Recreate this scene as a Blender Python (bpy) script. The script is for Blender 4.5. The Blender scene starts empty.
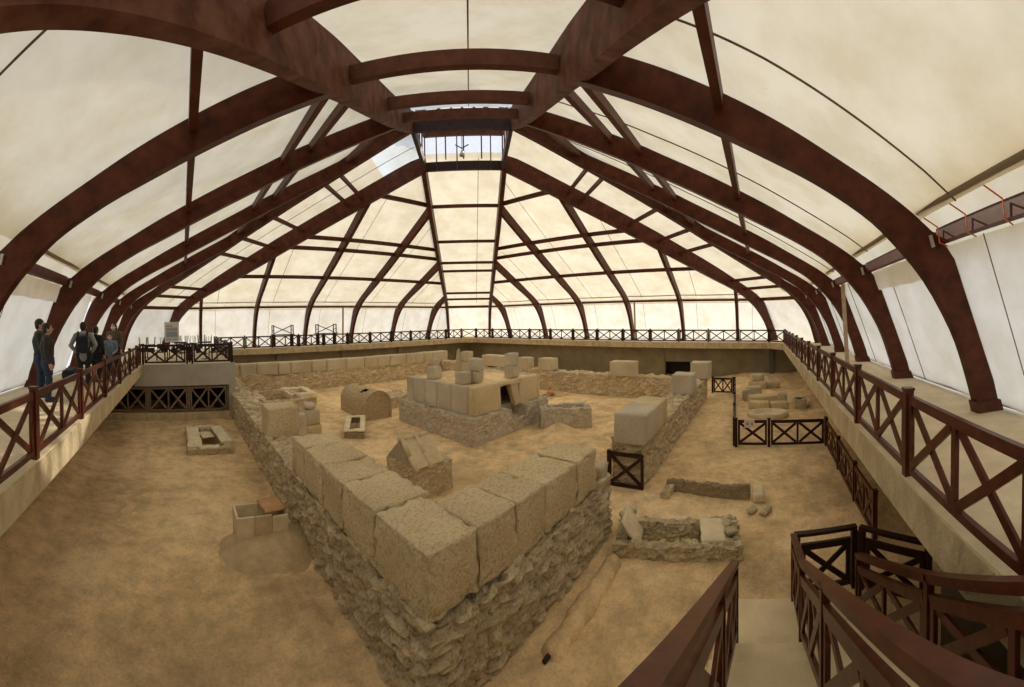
import bpy, bmesh, math, random
from mathutils import Vector, Matrix, noise
random.seed(7)
D = bpy.data
SC = bpy.context.scene
COL = SC.collection
PI = math.pi

# ------------------------------------------------------------------ camera
HI = 14.476            # half side of the walkway's inner edge
OU = HI + 2.469        # rib feet
BAY = 4.387            # rib spacing
CAM = Vector((-HI + 2.017, -HI + 1.623, 1.78))
FPX, CX, CY = 368.876, 471.524, 326.636      # panorama scale (px per radian), diagonal and horizon of the stitched photo
def camera():
    r = math.sqrt(.5)
    fw = Vector((r, r, 0)); rt = Vector((r, -r, 0)); up = Vector((0, 0, 1))
    a = .0165
    rt2 = rt*math.cos(a) - up*math.sin(a); up1 = up*math.cos(a) + rt*math.sin(a)
    fw2 = fw*math.cos(a) - up1*math.sin(a); up2 = up1*math.cos(a) + fw*math.sin(a)
    yaw = (512 - CX)/FPX
    f = fw2*math.cos(yaw) + rt2*math.sin(yaw); x = rt2*math.cos(yaw) - fw2*math.sin(yaw)
    cd = D.cameras.new('camera'); co = D.objects.new('camera', cd); COL.objects.link(co)
    m = Matrix((x, up2, -f)).transposed().to_4x4(); m.translation = CAM
    co.matrix_world = m
    cd.type = 'PANO'; cd.panorama_type = 'CENTRAL_CYLINDRICAL'
    cd.central_cylindrical_range_u_min = -512/FPX; cd.central_cylindrical_range_u_max = 512/FPX
    cd.central_cylindrical_range_v_min = -(687 - CY)/FPX; cd.central_cylindrical_range_v_max = CY/FPX
    cd.central_cylindrical_radius = 1.0
    cd.clip_start = .05; cd.clip_end = 300
    SC.camera = co
camera()

# ------------------------------------------------------------------ daylight and exposure
w = D.worlds.new('sky'); SC.world = w; w.use_nodes = True
bg = w.node_tree.nodes['Background']; bg.inputs[0].default_value = (.93, .96, 1, 1); bg.inputs[1].default_value = .88
sl = D.lights.new('sun', 'SUN'); sl.energy = 2.7; sl.color = (1, .90, .74); sl.angle = .01
so = D.objects.new('sun', sl); COL.objects.link(so)
sun_dir = Vector((.78, .33, .53)).normalized()      # towards the sun: beyond the far right wall
so.rotation_euler = sun_dir.to_track_quat('Z', 'Y').to_euler(); so.location = (0, 40, 40)
SC.view_settings.view_transform = 'Standard'; SC.view_settings.look = 'None'
SC.view_settings.gamma = 1; SC.view_settings.use_curve_mapping = False
SC.view_settings.exposure = 0.24

# ------------------------------------------------------------------ materials
MATS = {}
def nodes(name, rough=.8):
    m = D.materials.new(name); m.use_nodes = True
    nt = m.node_tree; b = nt.nodes['Principled BSDF']; b.inputs['Roughness'].default_value = rough
    MATS[name] = m
    return m, nt, b
def N(nt, t, **kw):
    n = nt.nodes.new(t)
    for k, v in kw.items(): setattr(n, k, v)
    return n
def noise_tex(nt, scale, detail=6, rough=.6, src='Object', stretch=None):
    tc = N(nt, 'ShaderNodeTexCoord'); mp = N(nt, 'ShaderNodeMapping')
    nt.links.new(tc.outputs[src], mp.inputs[0])
    if stretch: mp.inputs['Scale'].default_value = stretch
    n = N(nt, 'ShaderNodeTexNoise'); n.inputs['Scale'].default_value = scale
    n.inputs['Detail'].default_value = detail; n.inputs['Roughness'].default_value = rough
    nt.links.new(mp.outputs[0], n.inputs['Vector'])
    return n
def ramp(nt, src, stops):
    r = N(nt, 'ShaderNodeValToRGB'); nt.links.new(src, r.inputs[0])
    e = r.color_ramp.elements
    e[0].position, e[0].color = stops[0][0], (*stops[0][1], 1)
    e[1].position, e[1].color = stops[-1][0], (*stops[-1][1], 1)
    for p, c in stops[1:-1]:
        x = e.new(p); x.color = (*c, 1)
    return r
def bump(nt, b, src, strength, dist=.02, prev=None):
    bp = N(nt, 'ShaderNodeBump'); bp.inputs['Strength'].default_value = strength; bp.inputs['Distance'].default_value = dist
    nt.links.new(src, bp.inputs['Height'])
    if prev: nt.links.new(prev.outputs[0], bp.inputs['Normal'])
    nt.links.new(bp.outputs[0], b.inputs['Normal'])
    return bp
def mix(nt, a, b_, fac, mode='MIX'):
    m = N(nt, 'ShaderNodeMix', data_type='RGBA', blend_type=mode)
    if isinstance(fac, float): m.inputs[0].default_value = fac
    else: nt.links.new(fac, m.inputs[0])
    for i, s in ((6, a), (7, b_)):
        if isinstance(s, tuple): m.inputs[i].default_value = (*s, 1)
        else: nt.links.new(s, m.inputs[i])
    return m.outputs[2]
def mat_noise(name, c1, c2, scale, rough=.85, bmp=.4, bscale=None, dist=.02, stretch=None, c3=None, detail=8, spec=.5):
    m, nt, b = nodes(name, rough); b.inputs['Specular IOR Level'].default_value = spec
    n = noise_tex(nt, scale, detail=detail, stretch=stretch)
    stops = [(.3, c1), (.7, c2)] if c3 is None else [(.28, c1), (.5, c2), (.72, c3)]
    nt.links.new(ramp(nt, n.outputs[0], stops).outputs[0], b.inputs['Base Color'])
    if bmp:
        n2 = noise_tex(nt, bscale or scale*4, detail=8, stretch=stretch)
        bump(nt, b, n2.outputs[0], bmp, dist)
    return m
def mat_stone(name, lo, hi, dirt, bmp=.7, fine=26, big=1.4, con=.8):
    """Stone whose tone changes from stone to stone (colour attribute 'tone')."""
    m, nt, b = nodes(name, .92)
    at = N(nt, 'ShaderNodeAttribute', attribute_name='tone')
    base = mix(nt, lo, hi, at.outputs['Fac'])
    n = noise_tex(nt, big, detail=6)
    base = mix(nt, base, dirt, ramp(nt, n.outputs[0], [(.45, (0, 0, 0)), (.75, (.6, .6, .6))]).outputs[0])
    n1 = noise_tex(nt, fine, detail=8, rough=.7)
    base = mix(nt, base, ramp(nt, n1.outputs[0], [(.32, (.42, .40, .36)), (.52, (1, 1, 1))]).outputs[0], con, 'MULTIPLY')
    nt.links.new(base, b.inputs['Base Color'])
    bump(nt, b, n1.outputs[0], bmp, .045)
    return m
def mat_membrane(name, col, trans):
    m = D.materials.new(name); m.use_nodes = True; nt = m.node_tree; nt.nodes.clear(); MATS[name] = m
    out = N(nt, 'ShaderNodeOutputMaterial'); mx = N(nt, 'ShaderNodeMixShader')
    t = N(nt, 'ShaderNodeBsdfTranslucent'); d = N(nt, 'ShaderNodeBsdfDiffuse')
    n = noise_tex(nt, .9, detail=7); n2 = noise_tex(nt, 3.0, detail=4, stretch=(1, 1, .3))
    c = mix(nt, tuple(x*q for x, q in zip(col, (.86, .83, .76))), col, ramp(nt, n.outputs[0], [(.35, (0, 0, 0)), (.62, (1, 1, 1))]).outputs[0])
    nd = noise_tex(nt, 9, detail=2)
    c = mix(nt, c, (.45, .36, .22), ramp(nt, nd.outputs[0], [(.74, (0, 0, 0)), (.80, (.35, .35, .35))]).outputs[0])
    nt.links.new(c, t.inputs[0]); nt.links.new(c, d.inputs[0])
    bp = N(nt, 'ShaderNodeBump'); bp.inputs['Strength'].default_value = .12; bp.inputs['Distance'].default_value = .1
    nt.links.new(n2.outputs[0], bp.inputs['Height']); nt.links.new(bp.outputs[0], d.inputs['Normal'])
    mx.inputs[0].default_value = trans
    nt.links.new(d.outputs[0], mx.inputs[1]); nt.links.new(t.outputs[0], mx.inputs[2]); nt.links.new(mx.outputs[0], out.inputs[0])
    return m
def mat_brick(name, c1, c2, mortar, scale=1.0, bw=.3, bh=.06, ms=.012):
    m, nt, b = nodes(name, .9)
    tc = N(nt, 'ShaderNodeTexCoord'); sp = N(nt, 'ShaderNodeSeparateXYZ'); cb = N(nt, 'ShaderNodeCombineXYZ'); ad = N(nt, 'ShaderNodeMath', operation='ADD')
    nt.links.new(tc.outputs['Object'], sp.inputs[0]); nt.links.new(sp.outputs[0], ad.inputs[0]); nt.links.new(sp.outputs[1], ad.inputs[1])
    nt.links.new(ad.outputs[0], cb.inputs[0]); nt.links.new(sp.outputs[2], cb.inputs[1])
    br = N(nt, 'ShaderNodeTexBrick'); nt.links.new(cb.outputs[0], br.inputs['Vector'])
    br.inputs['Scale'].default_value = scale; br.inputs['Brick Width'].default_value = bw; br.inputs['Row Height'].default_value = bh
    br.inputs['Mortar Size'].default_value = ms; br.inputs['Mortar Smooth'].default_value = .4
    br.inputs['Color1'].default_value = (*c1, 1); br.inputs['Color2'].default_value = (*c2, 1); br.inputs['Mortar'].default_value = (*mortar, 1)
    n = noise_tex(nt, 9, detail=8)
    c = mix(nt, br.outputs[0], ramp(nt, n.outputs[0], [(.3, (.6, .58, .55)), (.65, (1.1, 1.08, 1))]).outputs[0], .8, 'MULTIPLY')
    nt.links.new(c, b.inputs['Base Color'])
    bp = bump(nt, b, br.outputs['Fac'], -.5, .02)
    bump(nt, b, n.outputs[0], .5, .03, bp)
    return m
def plain(name, col, rough=.6, metal=0.0):
    m, nt, b = nodes(name, rough)
    n = noise_tex(nt, 14, detail=4)
    nt.links.new(mix(nt, tuple(c*.82 for c in col), col, n.outputs[0]), b.inputs['Base Color'])
    b.inputs['Metallic'].default_value = metal
    return m

mat_membrane('roof_membrane', (.90, .82, .655), .60)
mat_membrane('wall_membrane', (.92, .865, .77), .62)
mat_noise('glulam', (.040, .0100, .0042), (.088, .023, .0090), 3.0, rough=.5, bmp=.25, bscale=18, dist=.01, c3=(.125, .036, .014), spec=.18)
mat_noise('purlin_wood', (.065, .017, .007), (.13, .038, .016), 4.0, spec=.25, rough=.5, bmp=.2, bscale=25, dist=.008)
mat_noise('weathered_glulam', (.045, .013, .006), (.125, .046, .024), 2.6, rough=.65, bmp=.3, bscale=14, dist=.01, c3=(.19, .088, .054), spec=.12)
mat_noise('railing_wood', (.045, .010, .005), (.092, .021, .009), 7.0, rough=.34, bmp=.2, bscale=40, dist=.004, c3=(.145, .038, .014), spec=.3)
mat_noise('dark_railing_wood', (.022, .008, .005), (.05, .017, .010), 7.0, spec=.25, rough=.5, bmp=.2, bscale=40, dist=.004)
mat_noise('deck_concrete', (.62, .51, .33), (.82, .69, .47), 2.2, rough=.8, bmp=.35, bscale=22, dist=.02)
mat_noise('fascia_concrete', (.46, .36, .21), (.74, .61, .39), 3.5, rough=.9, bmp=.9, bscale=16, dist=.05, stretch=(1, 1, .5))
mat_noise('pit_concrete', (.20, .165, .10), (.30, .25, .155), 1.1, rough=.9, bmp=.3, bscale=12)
mat_noise('pale_concrete', (.40, .37, .32), (.52, .48, .42), 1.4, rough=.9, bmp=.25, bscale=15)
mat_noise('opening_shade', (.02, .016, .012), (.03, .025, .02), 3, bmp=0)  # near-black colour painted for the shade inside doorway, gallery and drain hole
mat_noise('galvanised', (.42, .40, .37), (.6, .58, .54), 12, rough=.4, bmp=.1)
plain('dark_metal', (.035, .035, .04), .5)
mat_noise('stair_concrete', (.76, .62, .39), (.92, .78, .52), 2.2, rough=.85, bmp=.35, bscale=22); mat_noise('pale_timber', (.42, .30, .19), (.56, .42, .28), 5); mat_noise('mound_earth', (.56, .42, .24), (.78, .60, .355), 5, rough=.97, bmp=.9, bscale=16, dist=.05); plain('grey_wood', (.24, .16, .105), .6); plain('under_deck_shade', (.13, .095, .05), .95); plain('column_paint', (.13, .14, .13), .8); plain('orange_cord', (.75, .16, .04), .6)
plain('seam_cord', (.20, .15, .09), .9)
plain('hem_cloth', (.36, .29, .20), .95)
mat_noise('terracotta', (.50, .26, .13), (.66, .38, .20), 5, rough=.9, bmp=.4, bscale=25)
mat_noise('pale_tile', (.56, .44, .27), (.74, .60, .38), 5, rough=.9, bmp=.5, bscale=20)
mat_noise('slab_stone', (.70, .58, .38), (.92, .79, .55), 3, rough=.92, bmp=.6, bscale=16)
mat_stone('ashlar', (.72, .57, .335), (.90, .735, .455), (.70, .53, .30), bmp=1.0, fine=24, con=.72)
mat_stone('pale_ashlar', (.58, .49, .33), (.74, .64, .45), (.58, .46, .28), bmp=.8, fine=34, con=.5)
mat_stone('grey_ashlar', (.58, .495, .37), (.76, .665, .52), (.64, .50, .31), bmp=.8, fine=30, con=.6)
mat_stone('rubble', (.48, .375, .23), (.90, .75, .51), (.60, .46, .27), bmp=.9, fine=22)
mat_stone('grey_rubble', (.48, .41, .31), (.80, .71, .57), (.60, .46, .28), bmp=.8, fine=22)
mat_stone('fieldstone', (.56, .46, .29), (.86, .73, .48), (.58, .45, .25), bmp=.8, fine=24)
mat_brick('brickwork', (.60, .44, .26), (.48, .36, .22), (.50, .41, .27))
mat_brick('dark_brickwork', (.40, .30, .19), (.32, .24, .155), (.34, .28, .19))
plain('paper', (.78, .77, .74), .8); plain('poster_blue', (.34, .40, .46), .8); plain('poster_pink', (.55, .38, .36), .8); plain('poster_grey', (.45, .44, .42), .8)
plain('notice', (.80, .70, .68), .7); plain('icon_red', (.45, .20, .18), .7)
plain('glazing_bar', (.30, .32, .42), .4)
plain('skin', (.60, .36, .26), .55); plain('hair_dark', (.018, .013, .011), .6); plain('shirt_green', (.030, .038, .028), .8)
plain('jacket_dark', (.040, .030, .024), .8); plain('jeans', (.025, .04, .10), .85); plain('hoodie_grey', (.36, .36, .36), .9)
plain('black_cloth', (.015, .016, .018), .8); plain('shirt_blue', (.19, .26, .33), .85); plain('olive_jacket', (.12, .10, .055), .85)
plain('mask_white', (.80, .84, .88), .8); plain('eye_dark', (.02, .015, .01), .3); plain('lips', (.42, .17, .14), .6); plain('shoe', (.03, .03, .03), .6)

# ground: dusty, trodden earth
def mat_ground():
    m, nt, b = nodes('earth', .97)
    n = noise_tex(nt, .30, detail=9); n1 = noise_tex(nt, 2.4, detail=10, rough=.65); n2 = noise_tex(nt, 22, detail=8, rough=.7)
    c = ramp(nt, n.outputs[0], [(.34, (.62, .455, .26)), (.5, (.86, .64, .375)), (.66, (.95, .735, .455))]).outputs[0]
    c = mix(nt, c, ramp(nt, n1.outputs[0], [(.30, (.70, .66, .60)), (.60, (1.10, 1.08, 1.04))]).outputs[0], .85, 'MULTIPLY')
    c = mix(nt, c, ramp(nt, n2.outputs[0], [(.3, (.72, .70, .66)), (.55, (1.08, 1.08, 1.06))]).outputs[0], .7, 'MULTIPLY')
    nt.links.new(c, b.inputs['Base Color'])
    bp = bump(nt, b, n1.outputs[0], .5, .10)
    bump(nt, b, n2.outputs[0], .55, .03, bp)
mat_ground()
def mat_glass():
    m = D.materials.new('glazing'); m.use_nodes = True; nt = m.node_tree; MATS['glazing'] = m; nt.nodes.clear()
    out = N(nt, 'ShaderNodeOutputMaterial'); mx = N(nt, 'ShaderNodeMixShader'); t = N(nt, 'ShaderNodeBsdfTransparent'); g = N(nt, 'ShaderNodeBsdfGlossy')
    t.inputs[0].default_value = (.93, .95, 1, 1); g.inputs['Roughness'].default_value = .05; mx.inputs[0].default_value = .06
    nt.links.new(t.outputs[0], mx.inputs[1]); nt.links.new(g.outputs[0], mx.inputs[2]); nt.links.new(mx.outputs[0], out.inputs[0])
mat_glass()
mat_membrane('frosted_glazing', (.86, .92, .98), .75)

# ------------------------------------------------------------------ helpers
def link(name, bm, mat, parent=None, loc=None, smooth=False, recalc=True):
    """One mesh object from a bmesh given in world space; loc becomes its origin."""
    if recalc: bmesh.ops.recalc_face_normals(bm, faces=bm.faces[:])
    base = Vector((0, 0, 0))
    if parent is not None: base = Vector(parent['_at'])
    org = Vector(loc) if loc is not None else base
    if org.length: bmesh.ops.translate(bm, verts=bm.verts[:], vec=-org)
    me = D.meshes.new(name); bm.to_mesh(me); bm.free()
    mats = mat if isinstance(mat, (list, tuple)) else [mat]
    for k in mats: me.materials.append(MATS[k])
    if smooth:
        for p in me.polygons: p.use_smooth = True
    o = D.objects.new(name, me); COL.objects.link(o)
    if parent is not None: o.parent = parent
    o.location = org - base
    o['_at'] = tuple(org)
    return o
def tag(o, label, cat, group=None):
    o['label'] = label; o['category'] = cat
    if group: o['group'] = group
    return o
def thing(name, loc, label, cat, group=None):
    o = D.objects.new(name, None); COL.objects.link(o); o.location = loc; o['_at'] = tuple(loc)
    o.empty_display_size = .2
    return tag(o, label, cat, group)
def struct(name, bm, mat, **kw):
    o = link(name, bm, mat, **kw); o['kind'] = 'structure'; return o
def box(bm, x0, x1, y0, y1, z0, z1, mi=0):
    v = [bm.verts.new((x, y, z)) for x in (x0, x1) for y in (y0, y1) for z in (z0, z1)]
    for q in ((0, 1, 3, 2), (4, 6, 7, 5), (0, 4, 5, 1), (2, 3, 7, 6), (0, 2, 6, 4), (1, 5, 7, 3)):
        f = bm.faces.new([v[i] for i in q]); f.material_index = mi
    return v
def bar(bm, p0, p1, wd, th, side=None, mi=0):
    """Rectangular bar p0-p1: wd along the in-plane normal, th along 'side' (horizontal unless given)."""
    p0, p1 = Vector(p0), Vector(p1); d = (p1 - p0).normalized()
    s = Vector(side).normalized() if side is not None else d.cross(Vector((0, 0, 1)))
    if s.length < 1e-4: s = Vector((1, 0, 0))
    s = (s - d*s.dot(d)).normalized(); n = s.cross(d).normalized()
    v = []
    for p in (p0, p1):
        for a, b in ((-1, -1), (1, -1), (1, 1), (-1, 1)): v.append(bm.verts.new(p + n*(a*wd/2) + s*(b*th/2)))
    for q in ((0, 1, 2, 3), (7, 6, 5, 4), (0, 4, 5, 1), (1, 5, 6, 2), (2, 6, 7, 3), (3, 7, 4, 0)):
        f = bm.faces.new([v[i] for i in q]); f.material_index = mi
def tube(bm, pts, r, seg=8, mi=0):
    pts = [Vector(p) for p in pts]; rings = []
    for i, p in enumerate(pts):
        t = (pts[min(i+1, len(pts)-1)] - pts[max(i-1, 0)]).normalized()
        a = t.cross(Vector((0, 0, 1)));
        if a.length < 1e-3: a = t.cross(Vector((1, 0, 0)))
        a.normalize(); b = t.cross(a)
        rr = r[i] if isinstance(r, (list, tuple)) else r
        rings.append([bm.verts.new(p + a*(math.cos(2*PI*k/seg)*rr) + b*(math.sin(2*PI*k/seg)*rr)) for k in range(seg)])
    for r0, r1 in zip(rings, rings[1:]):
        for k in range(seg):
            f = bm.faces.new((r0[k], r0[(k+1) % seg], r1[(k+1) % seg], r1[k])); f.material_index = mi
    for rg in (rings[0], rings[-1]):
        f = bm.faces.new(rg); f.material_index = mi
def ball(bm, c, r, sc=(1, 1, 1), seg=12, rot=None):
    m = Matrix.Translation(c) @ (rot.to_matrix().to_4x4() if rot else Matrix.Identity(4)) @ Matrix.Diagonal((r*sc[0], r*sc[1], r*sc[2], 1))
    bmesh.ops.create_uvsphere(bm, u_segments=seg, v_segments=max(6, seg*2//3), radius=1, matrix=m)
def sheet(bm, rows, mi=0):
    g = [[bm.verts.new(p) for p in r] for r in rows]
    for a, b in zip(g, g[1:]):
        for k in range(len(a)-1):
            f = bm.faces.new((a[k], a[k+1], b[k+1], b[k])); f.material_index = mi
def lerp(tab, x):
    if x <= tab[0][0]: return tab[0][1]
    for (x0, y0), (x1, y1) in zip(tab, tab[1:]):
        if x <= x1: return y0 + (y1-y0)*(x-x0)/(x1-x0)
    return tab[-1][1]
def sm(a, b, x):
    t = max(0, min(1, (x-a)/(b-a))); return t*t*(3-2*t)

# --- stone: a gridded solid whose surface is broken into stones
def grid_box(lx, ly, lz, step):
    bm = bmesh.new(); cache = {}
    n = [max(1, round(l/step)) for l in (lx, ly, lz)]
    def V(i, j, k):
        key = (i, j, k)
        if key not in cache: cache[key] = bm.verts.new(((i/n[0]-.5)*lx, (j/n[1]-.5)*ly, k/n[2]*lz))
        return cache[key]
    for i in range(n[0]):
        for j in range(n[1]):
            for k, fl in ((0, 1), (n[2], 0)):
                q = [V(i, j, k), V(i+1, j, k), V(i+1, j+1, k), V(i, j+1, k)]; bm.faces.new(q[::-1] if fl else q)
    for i in range(n[0]):
        for k in range(n[2]):
            for j, fl in ((0, 0), (n[1], 1)):
                q = [V(i, j, k), V(i+1, j, k), V(i+1, j, k+1), V(i, j, k+1)]; bm.faces.new(q[::-1] if fl else q)
    for j in range(n[1]):
        for k in range(n[2]):
            for i, fl in ((0, 1), (n[0], 0)):
                q = [V(i, j, k), V(i, j+1, k), V(i, j+1, k+1), V(i, j, k+1)]; bm.faces.new(q[::-1] if fl else q)
    bm.normal_update()
    return bm
def xform(bm, loc, rz=0, rot=None):
    m = Matrix.Translation(loc) @ (rot.to_4x4() if rot is not None else Matrix.Rotation(rz, 4, 'Z'))
    bmesh.ops.transform(bm, matrix=m, verts=bm.verts[:])
def rubble_bm(lx, ly, lz, loc, rz=0, step=.06, cell=.22, flat=.55, amp=.06, ragged=.06, shape=None, seed=0):
    """Rubble masonry; shape(x, y, z) -> new z lets the top be broken down."""
    bm = grid_box(lx, ly, lz, step); tl = bm.verts.layers.float_color.new('tone')
    off = Vector((seed*3.7, seed*1.3, seed*2.1)); sc = Vector((1/cell, 1/cell, 1/(cell*flat)))
    new = []
    for v in bm.verts:
        p = v.co.copy(); q = Vector((p.x*sc.x, p.y*sc.y, p.z*sc.z)) + off; q += Vector((noise.noise(q*.6), noise.noise(q*.6 + Vector((5, 0, 0))), noise.noise(q*.6 + Vector((0, 5, 0)))))*.55
        dd, pp = noise.voronoi(q)
        e = min(1.0, (dd[1]-dd[0])*2.2)
        t = math.sin(pp[0].x*12.9898 + pp[0].y*78.233 + pp[0].z*37.719)*43758.5453; t -= math.floor(t)
        disp = amp*(math.sqrt(e) - .75 + (t-.5)*.9) + amp*.55*noise.noise(q*1.9) + amp*.5*noise.noise(p*1.6 + off)
        nv = p + v.normal*disp
        if p.z > lz*.999 or v.normal.z > .6: nv.z += noise.noise(q*.33)*ragged + (t-.5)*ragged
        if shape: nv.z = shape(nv.x, nv.y, nv.z)
        new.append((nv, (.2 + .8*t)*(.5 + .5*e)))
    for v, (c, t) in zip(bm.verts, new):
        v.co = c; v[tl] = (t, t, t, 1)
    xform(bm, loc, rz)
    return bm
def block_bm(lx, ly, lz, loc, rz=0, step=.06, amp=.02, rnd=.04, seed=0, rot=None, chip=.0):
    """A dressed but weathered stone block with softened, chipped arrises."""
    bm = grid_box(lx, ly, lz, step); tl = bm.verts.layers.float_color.new('tone')
    off = Vector((seed*5.1, seed*2.7, seed*1.9)); r = rnd
    for v in bm.verts:
        p = v.co.copy(); hx, hy = lx/2, ly/2
        c = Vector((max(-hx+r, min(hx-r, p.x)), max(-hy+r, min(hy-r, p.y)), max(r, min(lz-r, p.z))))
        d = p - c
        if d.length > 1e-6: q = c + d.normalized()*r
        else: q = p
        a = noise.noise(p*2.3 + off)*amp*1.2 + noise.noise(p*9 + off)*amp*.7
        ed = sum(1 for t in (hx-abs(p.x), hy-abs(p.y), min(p.z, lz-p.z)) if t < .08)
        if ed >= 2 and chip: a -= chip*max(0, noise.noise(p*6 + off*2) + .15)
        q = q + (v.normal*a)
        v.co = q
        t = .5 + .8*noise.noise(p*1.1 + off); v[tl] = (t, t, t, 1)
    xform(bm, loc, rz, rot)
    return bm
def block(name, x0, x1, y0, y1, z0, z1, label, mat='ashlar', cat='stone block', group=None, seed=0, step=.07, amp=.012, rnd=.022, chip=.035, rz=0, parent=None):
    c = ((x0+x1)/2, (y0+y1)/2, z0)
    bm = block_bm(x1-x0, y1-y0, z1-z0, c, rz, step, amp, rnd, seed, None, chip)
    o = link(name, bm, mat, parent, loc=c, smooth=True, recalc=False)
    if label: tag(o, label, cat, group)
    return o
G = -2.7      # floor of the dig

# ------------------------------------------------------------------ the roof: ribs, hips, purlins, membrane
INNER = [(2.3, 10.30), (3.15, 9.83), (5.2, 8.52), (7.75, 7.07), (9.1, 6.33), (9.9, 5.88), (11.2, 5.20), (12.1, 4.74), (12.9, 4.34), (13.7, 3.96), (14.5, 3.51), (15.0, 3.12), (15.64, 2.46), (16.2, 1.58), (16.5, .85), (16.77, 0)]
OUTER = [(2.55, 10.80), (3.40, 10.31), (5.45, 9.00), (8.0, 7.55), (9.35, 6.82), (10.15, 6.37), (11.45, 5.69), (12.35, 5.22), (13.15, 4.80), (13.98, 4.34), (14.9, 3.84), (15.55, 3.42), (16.18, 2.85), (16.7, 1.62), (17.0, .86), (17.25, 0)]
HIPOUT = [(2.6, 11.05), (3.6, 10.50), (5.65, 9.24), (8.25, 7.80), (9.6, 7.08), (10.4, 6.62), (11.7, 5.92), (12.6, 5.42), (13.35, 4.98), (14.15, 4.48), (15.0, 3.95), (15.62, 3.50), (16.22, 2.90), (16.72, 1.64), (17.0, .86), (17.25, 0)]
def zin(p): return lerp(INNER, p)
def zout(p): return lerp(OUTER, p)
FACE = {'right': lambda u, p, z: Vector((u, -p, z)), 'far right': lambda u, p, z: Vector((p, u, z)),
        'far left': lambda u, p, z: Vector((-u, p, z)), 'left': lambda u, p, z: Vector((-p, -u, z))}
SQ = math.sqrt(.5)
CORNER = {'far': (SQ, SQ), 'right': (SQ, -SQ), 'left': (-SQ, SQ), 'near': (-SQ, -SQ)}
HW = 2.20
KH = HW*math.sqrt(2)     # a face meets the hip beam where |u| = p - KH
def corner_pt(c, d, s, z):
    a = CORNER[c]; return Vector((a[0]*d - a[1]*s, a[1]*d + a[0]*s, z))
def dd(p): return p*math.sqrt(2) - HW
ORD = ['first', 'second', 'third', 'fourth', 'fifth', 'sixth', 'seventh']
def strip_solid(bm, inner, outer, place, half):
    """Curved glulam member: place(k, side, which) gives points."""
    L = [[bm.verts.new(place(q, s)) for q in inner] for s in (-half, half)]
    M = [[bm.verts.new(place(q, s)) for q in outer] for s in (-half, half)]
    n = len(inner)
    for k in range(n-1):
        bm.faces.new((L[0][k], L[0][k+1], L[1][k+1], L[1][k])); bm.faces.new((M[0][k], M[1][k], M[1][k+1], M[0][k+1]))
        bm.faces.new((L[0][k], M[0][k], M[0][k+1], L[0][k+1])); bm.faces.new((L[1][k], L[1][k+1], M[1][k+1], M[1][k]))
    for k in (0, n-1): bm.faces.new((L[0][k], L[1][k], M[1][k], M[0][k]))
def densify(tab, n=3):
    """Catmull-Rom through a profile table."""
    out = []
    for i in range(len(tab)-1):
        p0 = tab[max(0, i-1)]; p1 = tab[i]; p2 = tab[i+1]; p3 = tab[min(len(tab)-1, i+2)]
        for k in range(n):
            t = k/n
            out.append(tuple(.5*((2*p1[j]) + (-p0[j]+p2[j])*t + (2*p0[j]-5*p1[j]+4*p2[j]-p3[j])*t*t + (-p0[j]+3*p1[j]-3*p2[j]+p3[j])*t**3) for j in (0, 1)))
    out.append(tab[-1]); return out
def cut_profile(pend):
    """Matched inner/outer profile lists from the hip (p = pend) down to the foot."""
    I = [q for q in densify(INNER)]; O = [q for q in densify(OUTER)]
    k = next(i for i, q in enumerate(I) if q[0] > pend)
    a = (pend, zin(pend)); b = (pend, zout(pend))
    return [a] + I[k:], [b] + O[k:]
def rib(face, u, label):
    P = FACE[face]; I, O = cut_profile(abs(u) + KH)
    bm = bmesh.new()
    strip_solid(bm, I, O, lambda q, s: P(u+s, q[0], q[1]), .11)
    foot = P(u, 17.0, 0)
    o = link('arch_rib', bm, 'glulam', loc=foot); tag(o, label, 'roof rib', 'curved timber roof ribs')
    b2 = bmesh.new(); X = [P(u+e, p, z) for e in (-.14, .14) for p, z in ((16.72, 0), (17.31, 0), (17.24, .22), (16.66, .22))]
    v = [b2.verts.new(p) for p in X]
    for q in ((0, 1, 2, 3), (7, 6, 5, 4), (0, 4, 5, 1), (1, 5, 6, 2), (2, 6, 7, 3), (3, 7, 4, 0)): b2.faces.new([v[i] for i in q])
    link('base_shoe', b2, 'purlin_wood', o)
    for s in (-.15, .15):
        b3 = bmesh.new(); bar(b3, P(u+s, 15.72, 3.02), P(u+s, 15.66, 3.22), .06, .04, P(1, 0, 0) - P(0, 0, 0))
        link('purlin_hanger', b3, 'galvanised', o)['label'] = 'galvanised steel hanger'
    return o
def hip(c, s, label):
    Id = [(dd(p), z) for p, z in densify(INNER)]; Od = [(dd(p), z) for p, z in densify(HIPOUT)]
    bm = bmesh.new()
    Id[0] = (2.12, lerp(INNER, 3.0)); Od[0] = (2.12, 10.72)
    Id = [Id[0]] + [q for q in Id[1:] if q[0] > 2.2]; Od = [Od[0]] + [q for q in Od[1:] if q[0] > 2.2]
    n = min(len(Id), len(Od)); Id = [Id[0]] + Id[-(n-1):]; Od = [Od[0]] + Od[-(n-1):]
    strip_solid(bm, Id, Od, lambda q, t: corner_pt(c, q[0], s*HW + t, q[1]), .125)
    o = link('hip_beam', bm, 'weathered_glulam' if c == 'near' else 'glulam', loc=corner_pt(c, 21.9, s*HW, 0))
    tag(o, label, 'roof beam', 'paired hip beams')
    return o
US = [(-2.5+k)*BAY for k in range(6)]
near_first = {'right': 'viewer', 'left': 'viewer', 'far right': 'far corner', 'far left': 'far corner'}
RIBNO = {}
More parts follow.
